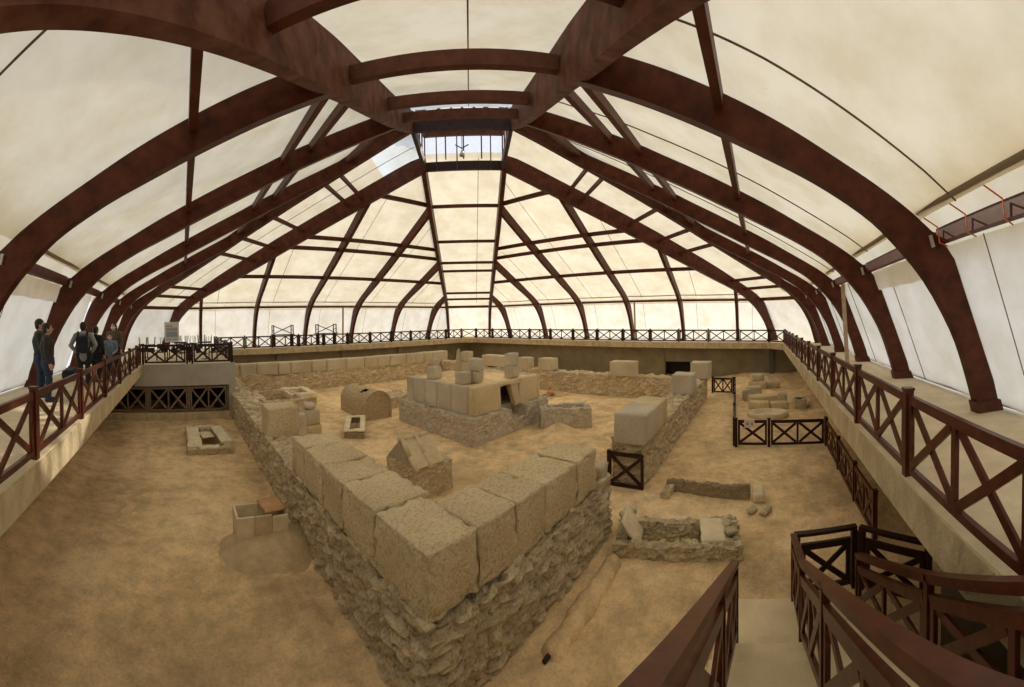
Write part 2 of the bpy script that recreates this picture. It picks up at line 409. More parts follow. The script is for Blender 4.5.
for f in FACE:
    order = sorted(US, key=lambda u: u if f in ('right', 'far left') else -u)   # counted away from the corner named
    if f == 'far left': order = sorted(US)
    for i, u in enumerate(order):
        RIBNO[f, round(u, 2)] = i
        if f in ('right', 'left') and i == 0: continue      # behind the photographer
        rib(f, u, 'curved brown timber rib rising from the %s wall, %s from the %s' % (f, ORD[i - (f in ('right', 'left'))], near_first[f]))
for c, txt in (('far', 'far'), ('right', 'right'), ('left', 'left'), ('near', 'near')):
    for s in (-1, 1):
        if c == 'far': side = 'left' if s > 0 else 'right'; l = 'thin-looking dark hip beam running straight down to the far corner, %s of the pair' % side
        if c == 'near': side = 'left' if s < 0 else 'right'; l = 'huge weathered hip beam passing over the viewer, %s of the overhead pair' % side
        if c == 'right': l = 'long dark hip beam down to the right corner, %s of its pair' % ('upper and nearer' if s < 0 else 'lower and farther')
        if c == 'left': l = 'long dark hip beam down to the left corner, %s of its pair' % ('upper and nearer' if s > 0 else 'lower and farther')
        hip(c, s, l)

def purlin(name, a, b, h, wd, label, group, mat='purlin_wood'):
    bm = bmesh.new(); bar(bm, a, b, h, wd)
    o = link(name, bm, mat, loc=(Vector(a)+Vector(b))/2); return tag(o, label, 'purlin', group)
ROWS = [(15.86, 'eave'), (12.2, 'lowest sloping'), (9.4, 'middle'), (8.5, 'upper middle'), (5.2, 'topmost')]
HIDE = {('right', 0, 0), ('left', 0, 0), ('left', 0, 1)}      # behind the photographer
for f in FACE:
    P = FACE[f]
    for ri, (p, rn) in enumerate(ROWS):
        lim = p - KH - .19
        us = [-lim] + [u for u in US if abs(u) < lim - .5] + [lim]
        segs = list(zip(us, us[1:]))
        rev = f in ('far right', 'left')
        if rev: segs = segs[::-1]
        zc = 3.22 if ri == 0 else zout(p) - .17
        for i, (a, b) in enumerate(segs):
            ga = .11 if abs(a) < lim else 0; gb = .11 if abs(b) < lim else 0
            key = (f, ri, i)
            if key in HIDE: continue
            lab = '%s purlin on the %s roof side, %s bay from the %s' % (rn, f, ORD[i - sum((f, ri, q) in HIDE for q in range(3))], near_first[f])
            if len(segs) == 1: lab = '%s purlin spanning between hips on the %s side of the roof' % (rn, f)
            o = purlin('purlin', P(a+ga, p, zc), P(b-gb, p, zc), .24 if ri else .26, .14, lab, 'purlins between the ribs')
            if ri == 0:   # pale hem roll of the roof cloth above the eave purlin
                bm = bmesh.new(); nseg = 8
                rows = []
                for k in range(nseg+1):
                    t = k/nseg; u = a+ga + (b-gb-a-ga)*t; sag = .05*math.sin(PI*t)
                    rows.append(P(u, 15.42, 3.60 - sag))
                tube(bm, rows, .055, 6)
                h = link('cloth_hem', bm, 'hem_cloth', o, smooth=True); h['label'] = 'rolled grey-brown cloth hem'
SROWS = {'near': [13.9, 10.7, 7.2, 4.5], 'far': [18.5, 17.3, 13.0, 11.7, 8.9, 5.3], 'left': [18.5, 17.3, 13.0, 11.4, 9.4, 6.5, 5.7], 'right': [18.5, 17.3, 13.0, 11.4, 9.4, 6.5, 5.7]}
for c in CORNER:
    for i, d in enumerate(SROWS[c]):
        p = (d + HW)/math.sqrt(2); z = zin(p) + (.50 if d > 4.6 else .42)
        a, b = corner_pt(c, d, -HW+.14, z), corner_pt(c, d, HW-.14, z)
        big = c == 'near'
        n = i
        purlin('crosspiece', a, b, .30 if big else .2, .16 if big else .12,
               'crosspiece between the two %s hip beams, %s from the bottom' % ({'near': 'overhead'}.get(c, c + ' corner'), ORD[n]), 'crosspieces of the hip beams')
    # eave piece of the corner
    a, b = corner_pt(c, dd(15.86), -HW+.14, 3.22), corner_pt(c, dd(15.86), HW-.14, 3.22)
    if c != 'near': purlin('purlin', a, b, .26, .14, 'eave purlin across the cut-off %s corner' % c, 'purlins between the ribs')

# translucent cloth
bm = bmesh.new()
prow = [15.5, 15.0, 14.4, 13.7, 12.9, 12.1, 11.2, 10.2, 9.1, 8.0, 6.8, 5.4, 4.2, 3.3]
def cloth_z(p): return zout(p) + .03
for f in FACE:
    P = FACE[f]; rows = []
    for p in ([16.08, 15.8] if 'far' in f else []) + prow:
        lim = p - KH; rows.append([P(-lim + 2*lim*k/40, p, cloth_z(p)) for k in range(41)])
    sheet(bm, rows)
for c in CORNER:
    rows = []
    for p in ([16.08, 15.8] if c != 'near' else []) + [15.5, 15.0, 14.4, 13.7, 12.9, 12.1, 11.2, 10.2, 9.1, 8.0, 6.8, 5.4, 4.7] + ([] if c in ('near', 'left') else [3.9, 3.05]):
        d = dd(p); rows.append([corner_pt(c, d, -HW + 2*HW*k/8, lerp(HIPOUT, p) + .02) for k in range(9)])
    sheet(bm, rows)
# outer weather flaps behind the open eave of the two near sides
for f in ('right', 'left'):
    P = FACE[f]
    sheet(bm, [[P(-13.4 + 26.8*k/24, p, z) for k in range(25)] for p, z in ((15.35, 4.02), (15.9, 3.62), (16.45, 2.98))])
# seams of the cloth panels
for f in FACE:
    P = FACE[f]
    for u in [(-3+k)*BAY + .9 for k in range(7)]:
        pts = [P(u, p, cloth_z(p) - .015) for p in prow if p - KH > abs(u)]
        if len(pts) > 2: tube(bm, pts, .016, 4, 1)
for c in CORNER:
    tube(bm, [corner_pt(c, dd(p), -.8 if c != 'near' else .3, lerp(HIPOUT, p) + .005) for p in prow], .016, 4, 1)
def glazed_strips():
    bm = bmesh.new()
    for c in ('near', 'left'):
        rows = []
        for p in (4.7, 3.9, 3.1):
            rows.append([corner_pt(c, dd(p), -HW + 2*HW*k/2, lerp(HIPOUT, p) + .02) for k in range(3)])
        sheet(bm, rows)
    struct('window_2', bm, 'frosted_glazing', recalc=False)
struct('ceiling', bm, ['roof_membrane', 'seam_cord'], smooth=True, recalc=False)
glazed_strips()
def curtain(f, spans):
    bm = bmesh.new(); P = FACE[f]
    for (a, b) in spans:
        n = max(2, int((b-a)/.35)); rows = []
        for t in (0, .25, .5, .75, 1):
            p = 16.08 + 1.2*t; z = 3.10 - 3.02*t; row = []
            for k in range(n+1):
                u = a + (b-a)*k/n; lim = p - KH
                uu = max(-lim, min(lim, u))
                row.append(P(uu, p + .035*noise.noise(Vector((u*1.3, t*1.5, 3))), z + (.03*noise.noise(Vector((u, 0, 9))) if t == 1 else 0)))
            rows.append(row)
        sheet(bm, rows)
    if f in ('right', 'left'):      # doubled strip of cloth hanging below the eave purlin
        u0, u1 = (-1.5*BAY + .16, -.5*BAY - .16) if f == 'right' else (.5*BAY + .16, 1.5*BAY - .16)
        sheet(bm, [[P(u0 + (u1-u0)*j/12, 16.0 + d_, z + .02*math.sin(j*2.1)) for j in range(13)] for d_, z in ((0, 3.10), (.08, 2.85), (.18, 2.60))])
    for u in [(-3+k)*BAY + 1.0 for k in range(7)]:
        tube(bm, [P(u, 16.05, 3.1), P(u+.02, 16.65, 1.6), P(u, 17.2, .12)], .012, 4, 1)
    # sill board the cloth is lashed to
    bar(bm, P(-13.6, 17.33, .10), P(13.6, 17.33, .10), .07, .05, mi=2)
    struct('wall_' + f.replace(' ', '_'), bm, ['wall_membrane', 'seam_cord', 'purlin_wood'], smooth=False, recalc=False)
FULL = [(-14.3, 14.3)]
curtain('right', FULL); curtain('far right', FULL); curtain('far left', FULL)
# the left curtain hangs open beside one rib and lets a streak of sun in (u runs towards -y on that side)
curtain('left', [(-14.3, -2.08), (-1.75, 14.3)])
bm = bmesh.new()
for c in CORNER:
    rows = []
    for t in (0, .5, 1):
        p = 16.08 + 1.2*t; rows.append([corner_pt(c, dd(p), -HW + 2*HW*k/4, 3.10 - 3.02*t) for k in range(5)])
    sheet(bm, rows)
struct('wall_corners', bm, 'wall_membrane', recalc=False)

# skylight turret
bm = bmesh.new()
ring = [(SQ*(a-b), SQ*(a+b)) for a, b in ((2.1, 2.1), (-2.1, 2.1), (-2.1, -2.1), (2.1, -2.1))]
def R(a, b, z): return Vector((SQ*(a-b), SQ*(a+b), z))
cs = [(2.1, 2.1), (-2.1, 2.1), (-2.1, -2.1), (2.1, -2.1)]
for (a, b), (c, d) in zip(cs, cs[1:]+cs[:1]): bar(bm, R(a, b, 10.12), R(c, d, 10.12), .46, .18)
sky = struct('window_1', bm, 'dark_railing_wood')
bm = bmesh.new()
for (a, b), (c, d) in zip(cs, cs[1:]+cs[:1]):
    bar(bm, R(a, b, 11.85), R(c, d, 11.85), .22, .16)
    for t in (0, .27, .5, .73): bar(bm, R(a+(c-a)*t, b+(d-b)*t, 10.5), R(a+(c-a)*t, b+(d-b)*t, 11.8), .07, .07, side=(SQ, SQ, 0))
    for t in (.2, .5, .8): bar(bm, R(a+(c-a)*t, b+(d-b)*t, 11.9), R((a+(c-a)*t)*.12, (b+(d-b)*t)*.12, 13.0), .10, .07)
link('turret_frame', bm, 'purlin_wood', sky)
bm = bmesh.new()
for (a, b), (c, d) in zip(cs, cs[1:]+cs[:1]): sheet(bm, [[R(a, b, 10.55), R(c, d, 10.55)], [R(a, b, 11.8), R(c, d, 11.8)]])
link('pane', bm, 'glazing', sky, recalc=False)
bm = bmesh.new()
for (a, b), (c, d) in zip(cs, cs[1:]+cs[:1]):
    v = [bm.verts.new(R(a*1.1, b*1.1, 11.95)), bm.verts.new(R(c*1.1, d*1.1, 11.95)), bm.verts.new(R(0, 0, 13.15))]; bm.faces.new(v)
link('turret_roof', bm, 'wall_membrane', sky, recalc=False)
# lamp and hanging rods on the far side of the ring
lp = thing('floodlight', R(1.9, .0, 10.6), 'small white floodlight hanging in the middle of the skylight opening', 'lamp')
bm = bmesh.new(); tube(bm, [R(1.9, .08, 11.8), R(1.9, .08, 10.85)], .018, 6); link('suspension_rod', bm, 'dark_metal', lp)
bm = bmesh.new(); tube(bm, [R(1.88, .08, 10.86), R(1.88, .08, 10.72), R(1.88, .08, 10.55)], [.05, .09, .15], 12); link('lamp_shade', bm, 'galvanised', lp, smooth=True)
bm = bmesh.new()
for s in (-1, 1): bar(bm, R(1.88, .08, 10.95), R(1.88, .08+s*.35, 11.15), .05, .03)
link('bracket', bm, 'dark_metal', lp)
for b, txt in ((1.45, 'left'), (0.35, 'middle'), (-1.45, 'right')):
    bm = bmesh.new(); tube(bm, [R(1.93, b, 11.7), R(1.93, b, 9.82)], .035, 6)
    tag(link('hanging_rod', bm, 'dark_metal', loc=R(1.93, b, 9.82)), 'dark rod on the far side of the skylight ring, %s of three' % txt, 'rod', 'rods of the skylight ring')
# slender pale timber props under the eaves
for f, u, txt in (('right', 1.15, 'right walkway between the second and third ribs'), ('far right', -2.7, 'far right walkway'), ('far left', -1.0, 'far left walkway')):
    P = FACE[f]; bm = bmesh.new(); bar(bm, P(u, 16.1, 0), P(u, 15.9, 3.08), .14, .10, P(1, 0, 0) - P(0, 0, 0))
    tag(link('timber_prop', bm, 'pale_timber', loc=P(u, 16.1, 0)), 'pale slender timber prop on the %s' % txt, 'prop')
# orange lashings on the nearest right eave purlin
for i, (u, txt) in enumerate(((-6.9, 'next to the first rib'), (-7.8, 'in the middle of the visible bay'), (-8.7, 'nearest the right edge of the photo'))):
    bm = bmesh.new()
    tube(bm, [(u+.25, -15.45, 3.58), (u+.05, -15.74, 3.34), (u, -15.755, 3.07), (u+.12, -15.98, 3.06)], .013, 5)
    tag(link('lashing_cord', bm, 'orange_cord', loc=(u, -15.76, 3.1)), 'orange cord lashed round the right eave purlin, %s' % txt, 'cord', 'orange lashing cords')

# ------------------------------------------------------------------ walkway, platform, pit walls, ground
CH = 1.1
def deck_ring(bm, h, out, z0, z1, ch, mi=0):
    pin = [(h-ch, -h), (h, -h+ch), (h, h-ch), (h-ch, h), (-h+ch, h), (-h, h-ch), (-h, -h+ch), (-h+ch, -h)]
    po = [(out-.6, -out), (out, -out+.6), (out, out-.6), (out-.6, out), (-out+.6, out), (-out, out-.6), (-out, -out+.6), (-out+.6, -out)]
    n = 8
    V = {}
    for nm, pts in (('i', pin), ('o', po)):
        for z in (z0, z1): V[nm, z] = [bm.verts.new((x, y, z)) for x, y in pts]
    for k in range(n):
        j = (k+1) % n
        for q in ((V['i', z1][k], V['i', z1][j], V['o', z1][j], V['o', z1][k]), (V['i', z0][k], V['o', z0][k], V['o', z0][j], V['i', z0][j]),
                  (V['i', z0][k], V['i', z0][j], V['i', z1][j], V['i', z1][k]), (V['o', z0][k], V['o', z1][k], V['o', z1][j], V['o', z0][j])):
            f = bm.faces.new(q); f.material_index = mi
bm = bmesh.new()
deck_ring(bm, HI-.06, 17.45, -.25, 0, CH)
struct('walkway_deck', bm, 'deck_concrete')
bm = bmesh.new(); deck_ring(bm, HI-.08, HI+.22, -.45, -.02, CH)
struct('trim_1', bm, 'fascia_concrete')      # edge beam of the walkway
# platform in the left corner with its deep parapet beam
bm = bmesh.new()
box(bm, -HI-.1, -10.0, 4.6, HI+.1, -.25, .005)
struct('platform_deck', bm, 'deck_concrete')
bm = bmesh.new()
box(bm, -HI-.3, -9.98, 4.58, 4.86, -1.02, 0.0); box(bm, -10.25, -9.98, 4.86, HI, -1.02, 0.0)
box(bm, -10.28, -9.98, 4.58, 4.95, G-.3, -1.0)
struct('trim_2', bm, 'pale_concrete')
bm = bmesh.new(); box(bm, -16.4, -10.2, 4.55, 4.85, G-.3, -2.28)
struct('trim_3', bm, 'fascia_concrete')      # low wall under the gallery railing
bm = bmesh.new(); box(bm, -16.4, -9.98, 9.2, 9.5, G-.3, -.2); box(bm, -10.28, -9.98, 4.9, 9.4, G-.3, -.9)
struct('wall_gallery', bm, 'opening_shade')
# near landing the photographer stands on
bm = bmesh.new(); box(bm, -HI-.1, -11.95, -HI-.1, -11.9, -.25, .004)
struct('landing_deck', bm, 'deck_concrete')

bm = bmesh.new()
WX = 15.25
box(bm, WX, WX+.3, -16.3, -8.05, -3.1, -.2); box(bm, WX, WX+.3, -5.45, 16.0, -3.1, -.2); box(bm, WX, WX+.3, -8.1, -5.4, -1.55, -.2)
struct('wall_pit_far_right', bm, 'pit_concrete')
bm = bmesh.new(); box(bm, WX+.9, WX+1.0, -8.6, -5.0, -3.1, -1.0); box(bm, WX+.25, WX+1.0, -8.7, -8.6, -3.1, -1.0); box(bm, WX+.25, WX+1.0, -5.0, -4.9, -3.1, -1.0); box(bm, WX+.25, WX+1.0, -8.7, -4.9, -1.3, -1.2)
struct('door_1', bm, 'opening_shade')
bm = bmesh.new()
for y in (-8.15, -5.45): box(bm, WX-.03, WX+.02, y, y+.12, -3.0, -1.45)
box(bm, WX-.03, WX+.02, -8.15, -5.33, -1.57, -1.45)
struct('trim_4', bm, 'pit_concrete')
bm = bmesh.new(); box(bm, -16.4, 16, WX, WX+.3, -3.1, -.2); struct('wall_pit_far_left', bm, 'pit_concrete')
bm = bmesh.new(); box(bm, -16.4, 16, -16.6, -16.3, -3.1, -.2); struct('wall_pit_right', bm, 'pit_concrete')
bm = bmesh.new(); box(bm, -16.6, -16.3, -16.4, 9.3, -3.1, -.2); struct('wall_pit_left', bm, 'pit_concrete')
bm = bmesh.new(); box(bm, -16.3, -12.6, -12.0, -11.8, -3.1, -.2); struct('wall_pit_near', bm, 'pit_concrete')
bm = bmesh.new(); box(bm, -14.0, -8.3, -15.3, -15.1, -3.1, -.3); struct('wall_stairs_shade', bm, 'under_deck_shade')  # added wall, coloured dark to stand in for the shade under the walkway
k = 0
for x, y, lab in ((-5.0, WX-.12, 'far left wall, left'), (0.6, WX-.12, 'far left wall, middle'), (6.2, WX-.12, 'far left wall, right'), (WX-.12, -13.6, 'far right wall')):
    bm = bmesh.new(); box(bm, x-.18, x+.18, y-.16, y+.16, -3.0, -.26)
    k += 1; struct('trim_%d' % (4+k), bm, 'column_paint' if k == 4 else 'pit_concrete', loc=(x, y, -3.0))

PITS = [(-5.55, .93, .22, .85, math.atan2(1.95, 1.08) - PI/2, .7), (-11.55, 1.5, .45, 1.0, .03, .25), (-5.45, -11.22, .72, .30, math.atan2(-2.32, .47), .35), (-5.95, 7.5, .35, .75, 0, .4), (-7.4, 6.4, .8, 1.25, 0, .45)]
def ground_z(x, y):
    for cx, cy, hx, hy, a, dp in PITS:
        u = math.cos(a)*(x-cx) + math.sin(a)*(y-cy); w_ = -math.sin(a)*(x-cx) + math.cos(a)*(y-cy)
        if abs(u) < hx and abs(w_) < hy: return G - dp
    v = Vector((x, y, 0))
    z = G + .05*noise.noise(v*.45) + .025*noise.noise(v*1.7 + Vector((9, 0, 0))) + .010*noise.noise(v*5.0)
    if x < -10.0: z += .06*sm(2.7, 4.5, y)                                   # bank up to the gallery
    z += .25*sm(-15.2, -16.3, x)*(1 - sm(1.5, 3.5, y))                       # bank under the left walkway
    z += .30*sm(-14.9, -16.2, y)*sm(-5, -3, x)
    z += .02*math.exp(-(((x+10.95)/.95)**2)**1.6 - (((y+5.40)/.72)**2)**1.6)                # mound below the brick cist
    z += .10*math.exp(-((x+10.55)/.13)**2)*sm(-9.2, -8.6, y)*(1-sm(-7.4, -6.9, y))
    z += .03*math.exp(-((x+12.1)/.10)**2)*sm(-9, -7, y)*(1-sm(1, 2, y))
    z -= .06*math.exp(-((x+10.35)/.22)**2)*(1-sm(5, 7, y))*sm(-10.4, -9.6, y)
    z += .10*sm(8, 10.2, y)*(1-sm(10.3, 10.6, y))                            # spoil against the far enclosure wall
    z += .28*math.exp(-((x-10.9)/1.6)**2 - ((y-2.4)/2.0)**2)*0
    z += .35*sm(12.6, 15.2, x)*sm(-9, -12, y)
    z += .06*math.exp(-((y+10.75)/.35)**2)*sm(-9.5, -8.6, x)*(1-sm(-6.4, -5.9, x))
    z += .32*math.exp(-((x-.1)/.55)**2 - ((y+5.1)/.5)**2)                    # tip of earth against the brick tomb
    return z
bm = bmesh.new(); st = .13; nx = int(33/st); rows = []
for j in range(nx+1):
    y = -16.5 + 33*j/nx; rows.append([(-16.5+33*i/nx, y, ground_z(-16.5+33*i/nx, y)) for i in range(nx+1)])
sheet(bm, rows)
struct('floor', bm, 'earth', smooth=True, recalc=False)

# ------------------------------------------------------------------ railings
def rail_post(parent, p, h=1.0, w_=.10, mat='railing_wood', cap=True, d=(1, 0)):
    bm = bmesh.new(); p = Vector(p)
    bar(bm, p - Vector((0, 0, .02)), p + Vector((0, 0, h-.02)), w_, w_, side=(d[0], d[1], 0))
    if cap: bar(bm, p + Vector((0, 0, h-.03)), p + Vector((0, 0, h)), w_*1.18, w_*1.18, side=(d[0], d[1], 0))
    return link('post', bm, mat, parent, loc=p)
def rail_panel(parent, a, b, h=.93, z0=.06, xs=2, fine=True, mat='railing_wood', gap=.07):
    """Framed panel between posts at a and b (bottom points): rails, stiles and crossed braces."""
    a, b = Vector(a), Vector(b); full = b - a; hd = Vector((full.x, full.y, 0)); L = hd.length; t = hd.normalized()
    sl = full.z/L; n = Vector((-t.y, t.x, 0))
    def Q(s, z): return Vector((a.x + t.x*s, a.y + t.y*s, a.z + sl*s + z))
    s0, s1 = gap, L - gap
    zt = h - .05; zb = z0 + .04
    bm = bmesh.new()
    bar(bm, Q(s0, zt), Q(s1, zt), .10, .055, side=n); bar(bm, Q(s0, zb), Q(s1, zb), .08, .05, side=n)
    for k in range(xs+1):
        s = s0 + .035 + (s1-s0-.07)*k/xs; bar(bm, Q(s, zb+.03), Q(s, zt-.04), .07, .045, side=n)
    if not fine:
        for k in range(xs):
            u0 = s0 + (s1-s0)*k/xs + .04; u1 = s0 + (s1-s0)*(k+1)/xs - .04
            bar(bm, Q(u0, zb+.05), Q(u1, zt-.06), .07, .03, side=n); bar(bm, Q(u0, zt-.06), Q(u1, zb+.05), .07, .03, side=n)
        return link('panel', bm, mat, parent, loc=Q(s0, zb))
    pn = link('panel', bm, mat, parent, loc=Q(s0, zb))
    for k in range(xs):
        u0 = s0 + (s1-s0)*k/xs + .06; u1 = s0 + (s1-s0)*(k+1)/xs - .06
        for i, (za, zc) in enumerate(((zb+.05, zt-.06), (zt-.06, zb+.05))):
            b2 = bmesh.new(); o = n*(.012 if i else -.012)
            bar(b2, Q(u0, za)+o, Q(u1, zc)+o, .085, .03, side=n)
            link('brace', b2, mat, pn)
    return pn
def railing(name, pts, label, cat='railing', group=None, fine=True, mat='railing_wood', h=1.0, ph=.93, posts=None, xs=2, cap=True, postmat=None):
    o = thing(name, Vector(pts[0]), label, cat, group)
    d = (Vector(pts[1]) - Vector(pts[0])); d.z = 0; d.normalize()
    for i, p in enumerate(pts):
        if posts is None or posts[i]: rail_post(o, p, h, mat=mat, cap=cap, d=(d.x, d.y))
    for i, (a, b) in enumerate(zip(pts, pts[1:])): rail_panel(o, a, b, ph, xs=xs[i] if isinstance(xs, tuple) else xs, fine=fine, mat=mat)
    return o
e = HI
railing('railing', [(x, -e, 0) for x in (-10.75, -8.62, -6.42, -4.24, -2.1, .05, 2.2, 4.35, 6.5, 8.65, 10.8, 12.3, 13.4)],
        'long red-brown wooden railing with crossed braces along the right walkway')
railing('railing', [(-e, y, 0) for y in (-10.5, -8.15, -5.8, -3.5, -1.2, 1.1, 3.2, 4.55)],
        'red-brown wooden railing with crossed braces along the left walkway in front of the visitors')
railing('railing', [(e, -13.45 + 26.9*k/12, 0) for k in range(13)], 'dark crossed-brace railing on the far right walkway', fine=False, mat='dark_railing_wood')
railing('railing', [(-9.9 + 23.3*k/11, e, 0) for k in range(12)], 'dark crossed-brace railing on the far left walkway', fine=False, mat='dark_railing_wood')
railing('railing', [(HI-CH+.05, -HI+.05-.08, 0), (HI+.04, -HI+CH-.06, 0)], 'short dark railing across the right corner of the walkway', fine=False, mat='dark_railing_wood', xs=1)
railing('railing', [(HI-CH+.05, HI+.0, 0), (HI+.0, HI-CH+.05, 0)], 'short dark railing across the far corner of the walkway', fine=False, mat='dark_railing_wood', xs=1)
railing('railing', [(-14.35, 4.72, .005), (-12.25, 4.72, .005), (-12.0, 4.72, .005), (-10.1, 4.72, .005)], 'brown railing in two braced lengths along the front of the raised left platform', mat='dark_railing_wood')
railing('railing', [(-10.1, 4.95, .005), (-10.1, 7.2, .005), (-10.1, 9.5, .005), (-10.1, 11.8, .005), (-10.1, 14.1, .005)], 'brown railing along the pit side of the raised left platform, seen end on', fine=False, mat='dark_railing_wood')
railing('railing', [(-16.1, 4.70, -2.28), (-14.15, 4.70, -2.28), (-12.2, 4.70, -2.28), (-10.33, 4.70, -2.28)], 'dark braced railing in the low gallery opening under the left platform', mat='grey_wood', h=1.22, ph=1.20)
# fences on the floor of the dig
railing('fence', [(.3, -11.97, G), (.3, -13.12, G), (.3, -15.12, G)], 'dark low fence facing the viewer with a pink notice on it, right of the enclosure', 'fence', mat='dark_railing_wood', h=1.0, ph=.93, xs=(1, 2))
railing('fence', [(.42, -11.9, G), (2.6, -11.75, G), (4.8, -11.6, G), (7.0, -11.45, G), (9.15, -11.3, G)], 'dark fence running away from the viewer along the path beside the stone fragments', 'fence', mat='dark_railing_wood', fine=False)
railing('fence', [(9.3, -9.95, G), (9.22, -11.2, G)], 'small dark fence closing the far end of the path', 'fence', mat='dark_railing_wood', xs=2, fine=False)
railing('fence', [(.15, -15.12, G), (-1.85, -15.12, G), (-3.84, -15.1, G), (-5.4, -15.12, G)], 'brown fence running towards the viewer under the right walkway', 'fence', mat='railing_wood')
g = thing('gate', (-3.42, -8.9, G), 'small dark square gate with one big cross closing the gap in the enclosure wall', 'gate')
rail_panel(g, (-3.42, -8.83, G), (-3.42, -9.85, G), h=.92, z0=.0, xs=1, mat='dark_railing_wood', gap=.02)
bm = bmesh.new(); bar(bm, (-3.42, -8.86, G), (-3.42, -8.86, G+.95), .09, .09); link('post', bm, 'dark_railing_wood', g)
n = thing('notice', (.24, -12.45, G+.55), 'small pale pink notice with two red icons on the fence', 'sign')
bm = bmesh.new(); box(bm, .225, .24, -12.62, -12.26, -2.02, -1.74); link('board', bm, 'notice', n)
for y in (-12.53, -12.37):
    bm = bmesh.new(); box(bm, .2195, .226, y-.035, y+.035, -1.92, -1.86); box(bm, .2190, .2255, y-.016, y+.016, -1.86, -1.825); link('icon', bm, 'icon_red', n)

# ------------------------------------------------------------------ stairs
SX0, SX1 = -11.95, -7.15
bm = bmesh.new(); nst = 16; rise = 2.7/nst; go = (SX1-SX0)/nst
for k in range(nst):
    z1 = -rise*(k+1) + .0; x0 = SX0 + go*k
    if k == nst-1: break
    box(bm, x0, x0+go, -14.25, -12.30, G-.1, z1)
box(bm, SX1-go, -6.72, -14.25, -12.30, G-.1, G+.03)
struct('staircase', bm, 'stair_concrete')
SLP = -2.7/(SX1-SX0)
def sz(x): return max(G+.03, -(x-SX0)/(SX1-SX0)*2.7 - .04)
def stair_rail(y, xs, label, mat='railing_wood', hand=1.03, drop=0.0):
    hand -= drop
    pts = [(x, y, sz(x)) for x in xs]
    o = thing('stair_railing', pts[0], label, 'railing')
    for p in pts: rail_post(o, p, 1.0-drop, mat=mat, cap=False, w_=.075)
    for a, b in zip(pts, pts[1:]): rail_panel(o, a, b, .86-drop, z0=.10, xs=2, mat=mat)
    bm = bmesh.new(); hp = [Vector(p) + Vector((0, 0, hand)) for p in pts]
    for a, b in zip(hp, hp[1:]): bar(bm, a - (b-a).normalized()*.03, b + (b-a).normalized()*.03, .045, .095)
    for a, b in zip(hp, hp[1:]): bar(bm, a - Vector((0, 0, .045)), b - Vector((0, 0, .045)), .04, .06)
    link('handrail', bm, mat, o)
    return o
stair_rail(-12.53, (-11.92, -9.55, -7.95), 'brown stair railing left of the steps, nearest the viewer')
stair_rail(-13.36, (-11.92, -9.6, -7.95, -6.75), 'brown stair railing down the middle of the steps with a moulded handrail')
stair_rail(-14.30, (-11.92, -9.55, -7.15), 'brown stair railing on the right of the steps under the walkway', drop=.15)
def low_rail(pts, label):
    o = railing('railing', pts, label, mat='dark_railing_wood', h=.98, ph=.84, xs=1, cap=False)
    bm = bmesh.new(); hp = [Vector(p) + Vector((0, 0, 1.0)) for p in pts]
    for a, b in zip(hp, hp[1:]): bar(bm, a - (b-a).normalized()*.04, b + (b-a).normalized()*.04, .05, .10)
    link('handrail', bm, 'dark_railing_wood', o)
low_rail([(-6.67, -13.42, G+.02), (-6.6, -14.38, G+.02)], 'dark braced guard across the foot of the right-hand steps')
low_rail([(-6.66, -14.50, G+.02), (-7.42, -15.35, G+.02)], 'dark guard turning in under the right walkway behind the foot of the steps')

# ------------------------------------------------------------------ the walled enclosure
def enclosure(name, x0, x1, y0, y1, z1, label, seed, step=.07, shape=None, mat='rubble', cell=.30, amp=.075):
    c = ((x0+x1)/2, (y0+y1)/2, G-.1)
    bm = rubble_bm(x1-x0, y1-y0, z1-G+.1, c, 0, step, cell, .36, amp, .07, shape, seed)
    tag(link(name, bm, mat, loc=c, smooth=False, recalc=False), label, 'ruined wall')
enclosure('rubble_wall', -10.13, -9.12, -9.1, 11.2, -1.49, 'long rubble wall on the left side of the enclosure, under the nearest left blocks', 1, step=.055)
enclosure('rubble_wall', -10.15, -5.45, -9.80, -8.85, -1.50, 'rubble wall under the nearest right arm of blocks, ending at the gate gap', 2, step=.04)
enclosure('rubble_wall', -3.35, 7.9, -9.85, -8.9, -1.47, 'rubble wall on the right side of the enclosure beyond the gate', 3, step=.065)
enclosure('rubble_wall', 6.95, 7.9, -8.85, 11.2, -1.47, 'rubble wall on the far right side of the enclosure', 4, step=.09)
enclosure('rubble_wall', -9.1, 6.9, 10.25, 11.2, -1.47, 'rubble footing on the far left side of the enclosure under the row of slabs', 5, step=.09)
def stub():
    bm = block_bm(.42, .9, .3, (-5.66, -9.32, -1.5), 0, .06, .03, .05, 77, None, .05)
    tag(link('stone_block', bm, 'pale_ashlar', loc=(-5.66, -9.32, -1.5), smooth=True, recalc=False), 'pale low stone at the end of the rubble beside the gate gap', 'stone block')
stub()
Z0, Z1 = -1.50, -.72
grp = 'dressed blocks of the enclosure wall'
block('stone_block', -10.10, -9.305, -9.77, -8.615, Z0, Z1, 'big weathered corner block at the nearest corner of the enclosure', group=grp, seed=1, step=.035, amp=.020, rnd=.018, chip=.06)
for i, (a, b) in enumerate(((-8.61, -7.61), (-7.605, -6.775), (-6.77, -5.775), (-5.77, -4.98))):
    block('stone_block', -10.10, -9.15, a, b, Z0, Z1 + (.008, -.004, .006, .0)[i], 'rough block in the near left arm of the enclosure, %s from the corner block' % ORD[i], group=grp, seed=10+i, step=.04, amp=.018, rnd=.018, chip=.055)
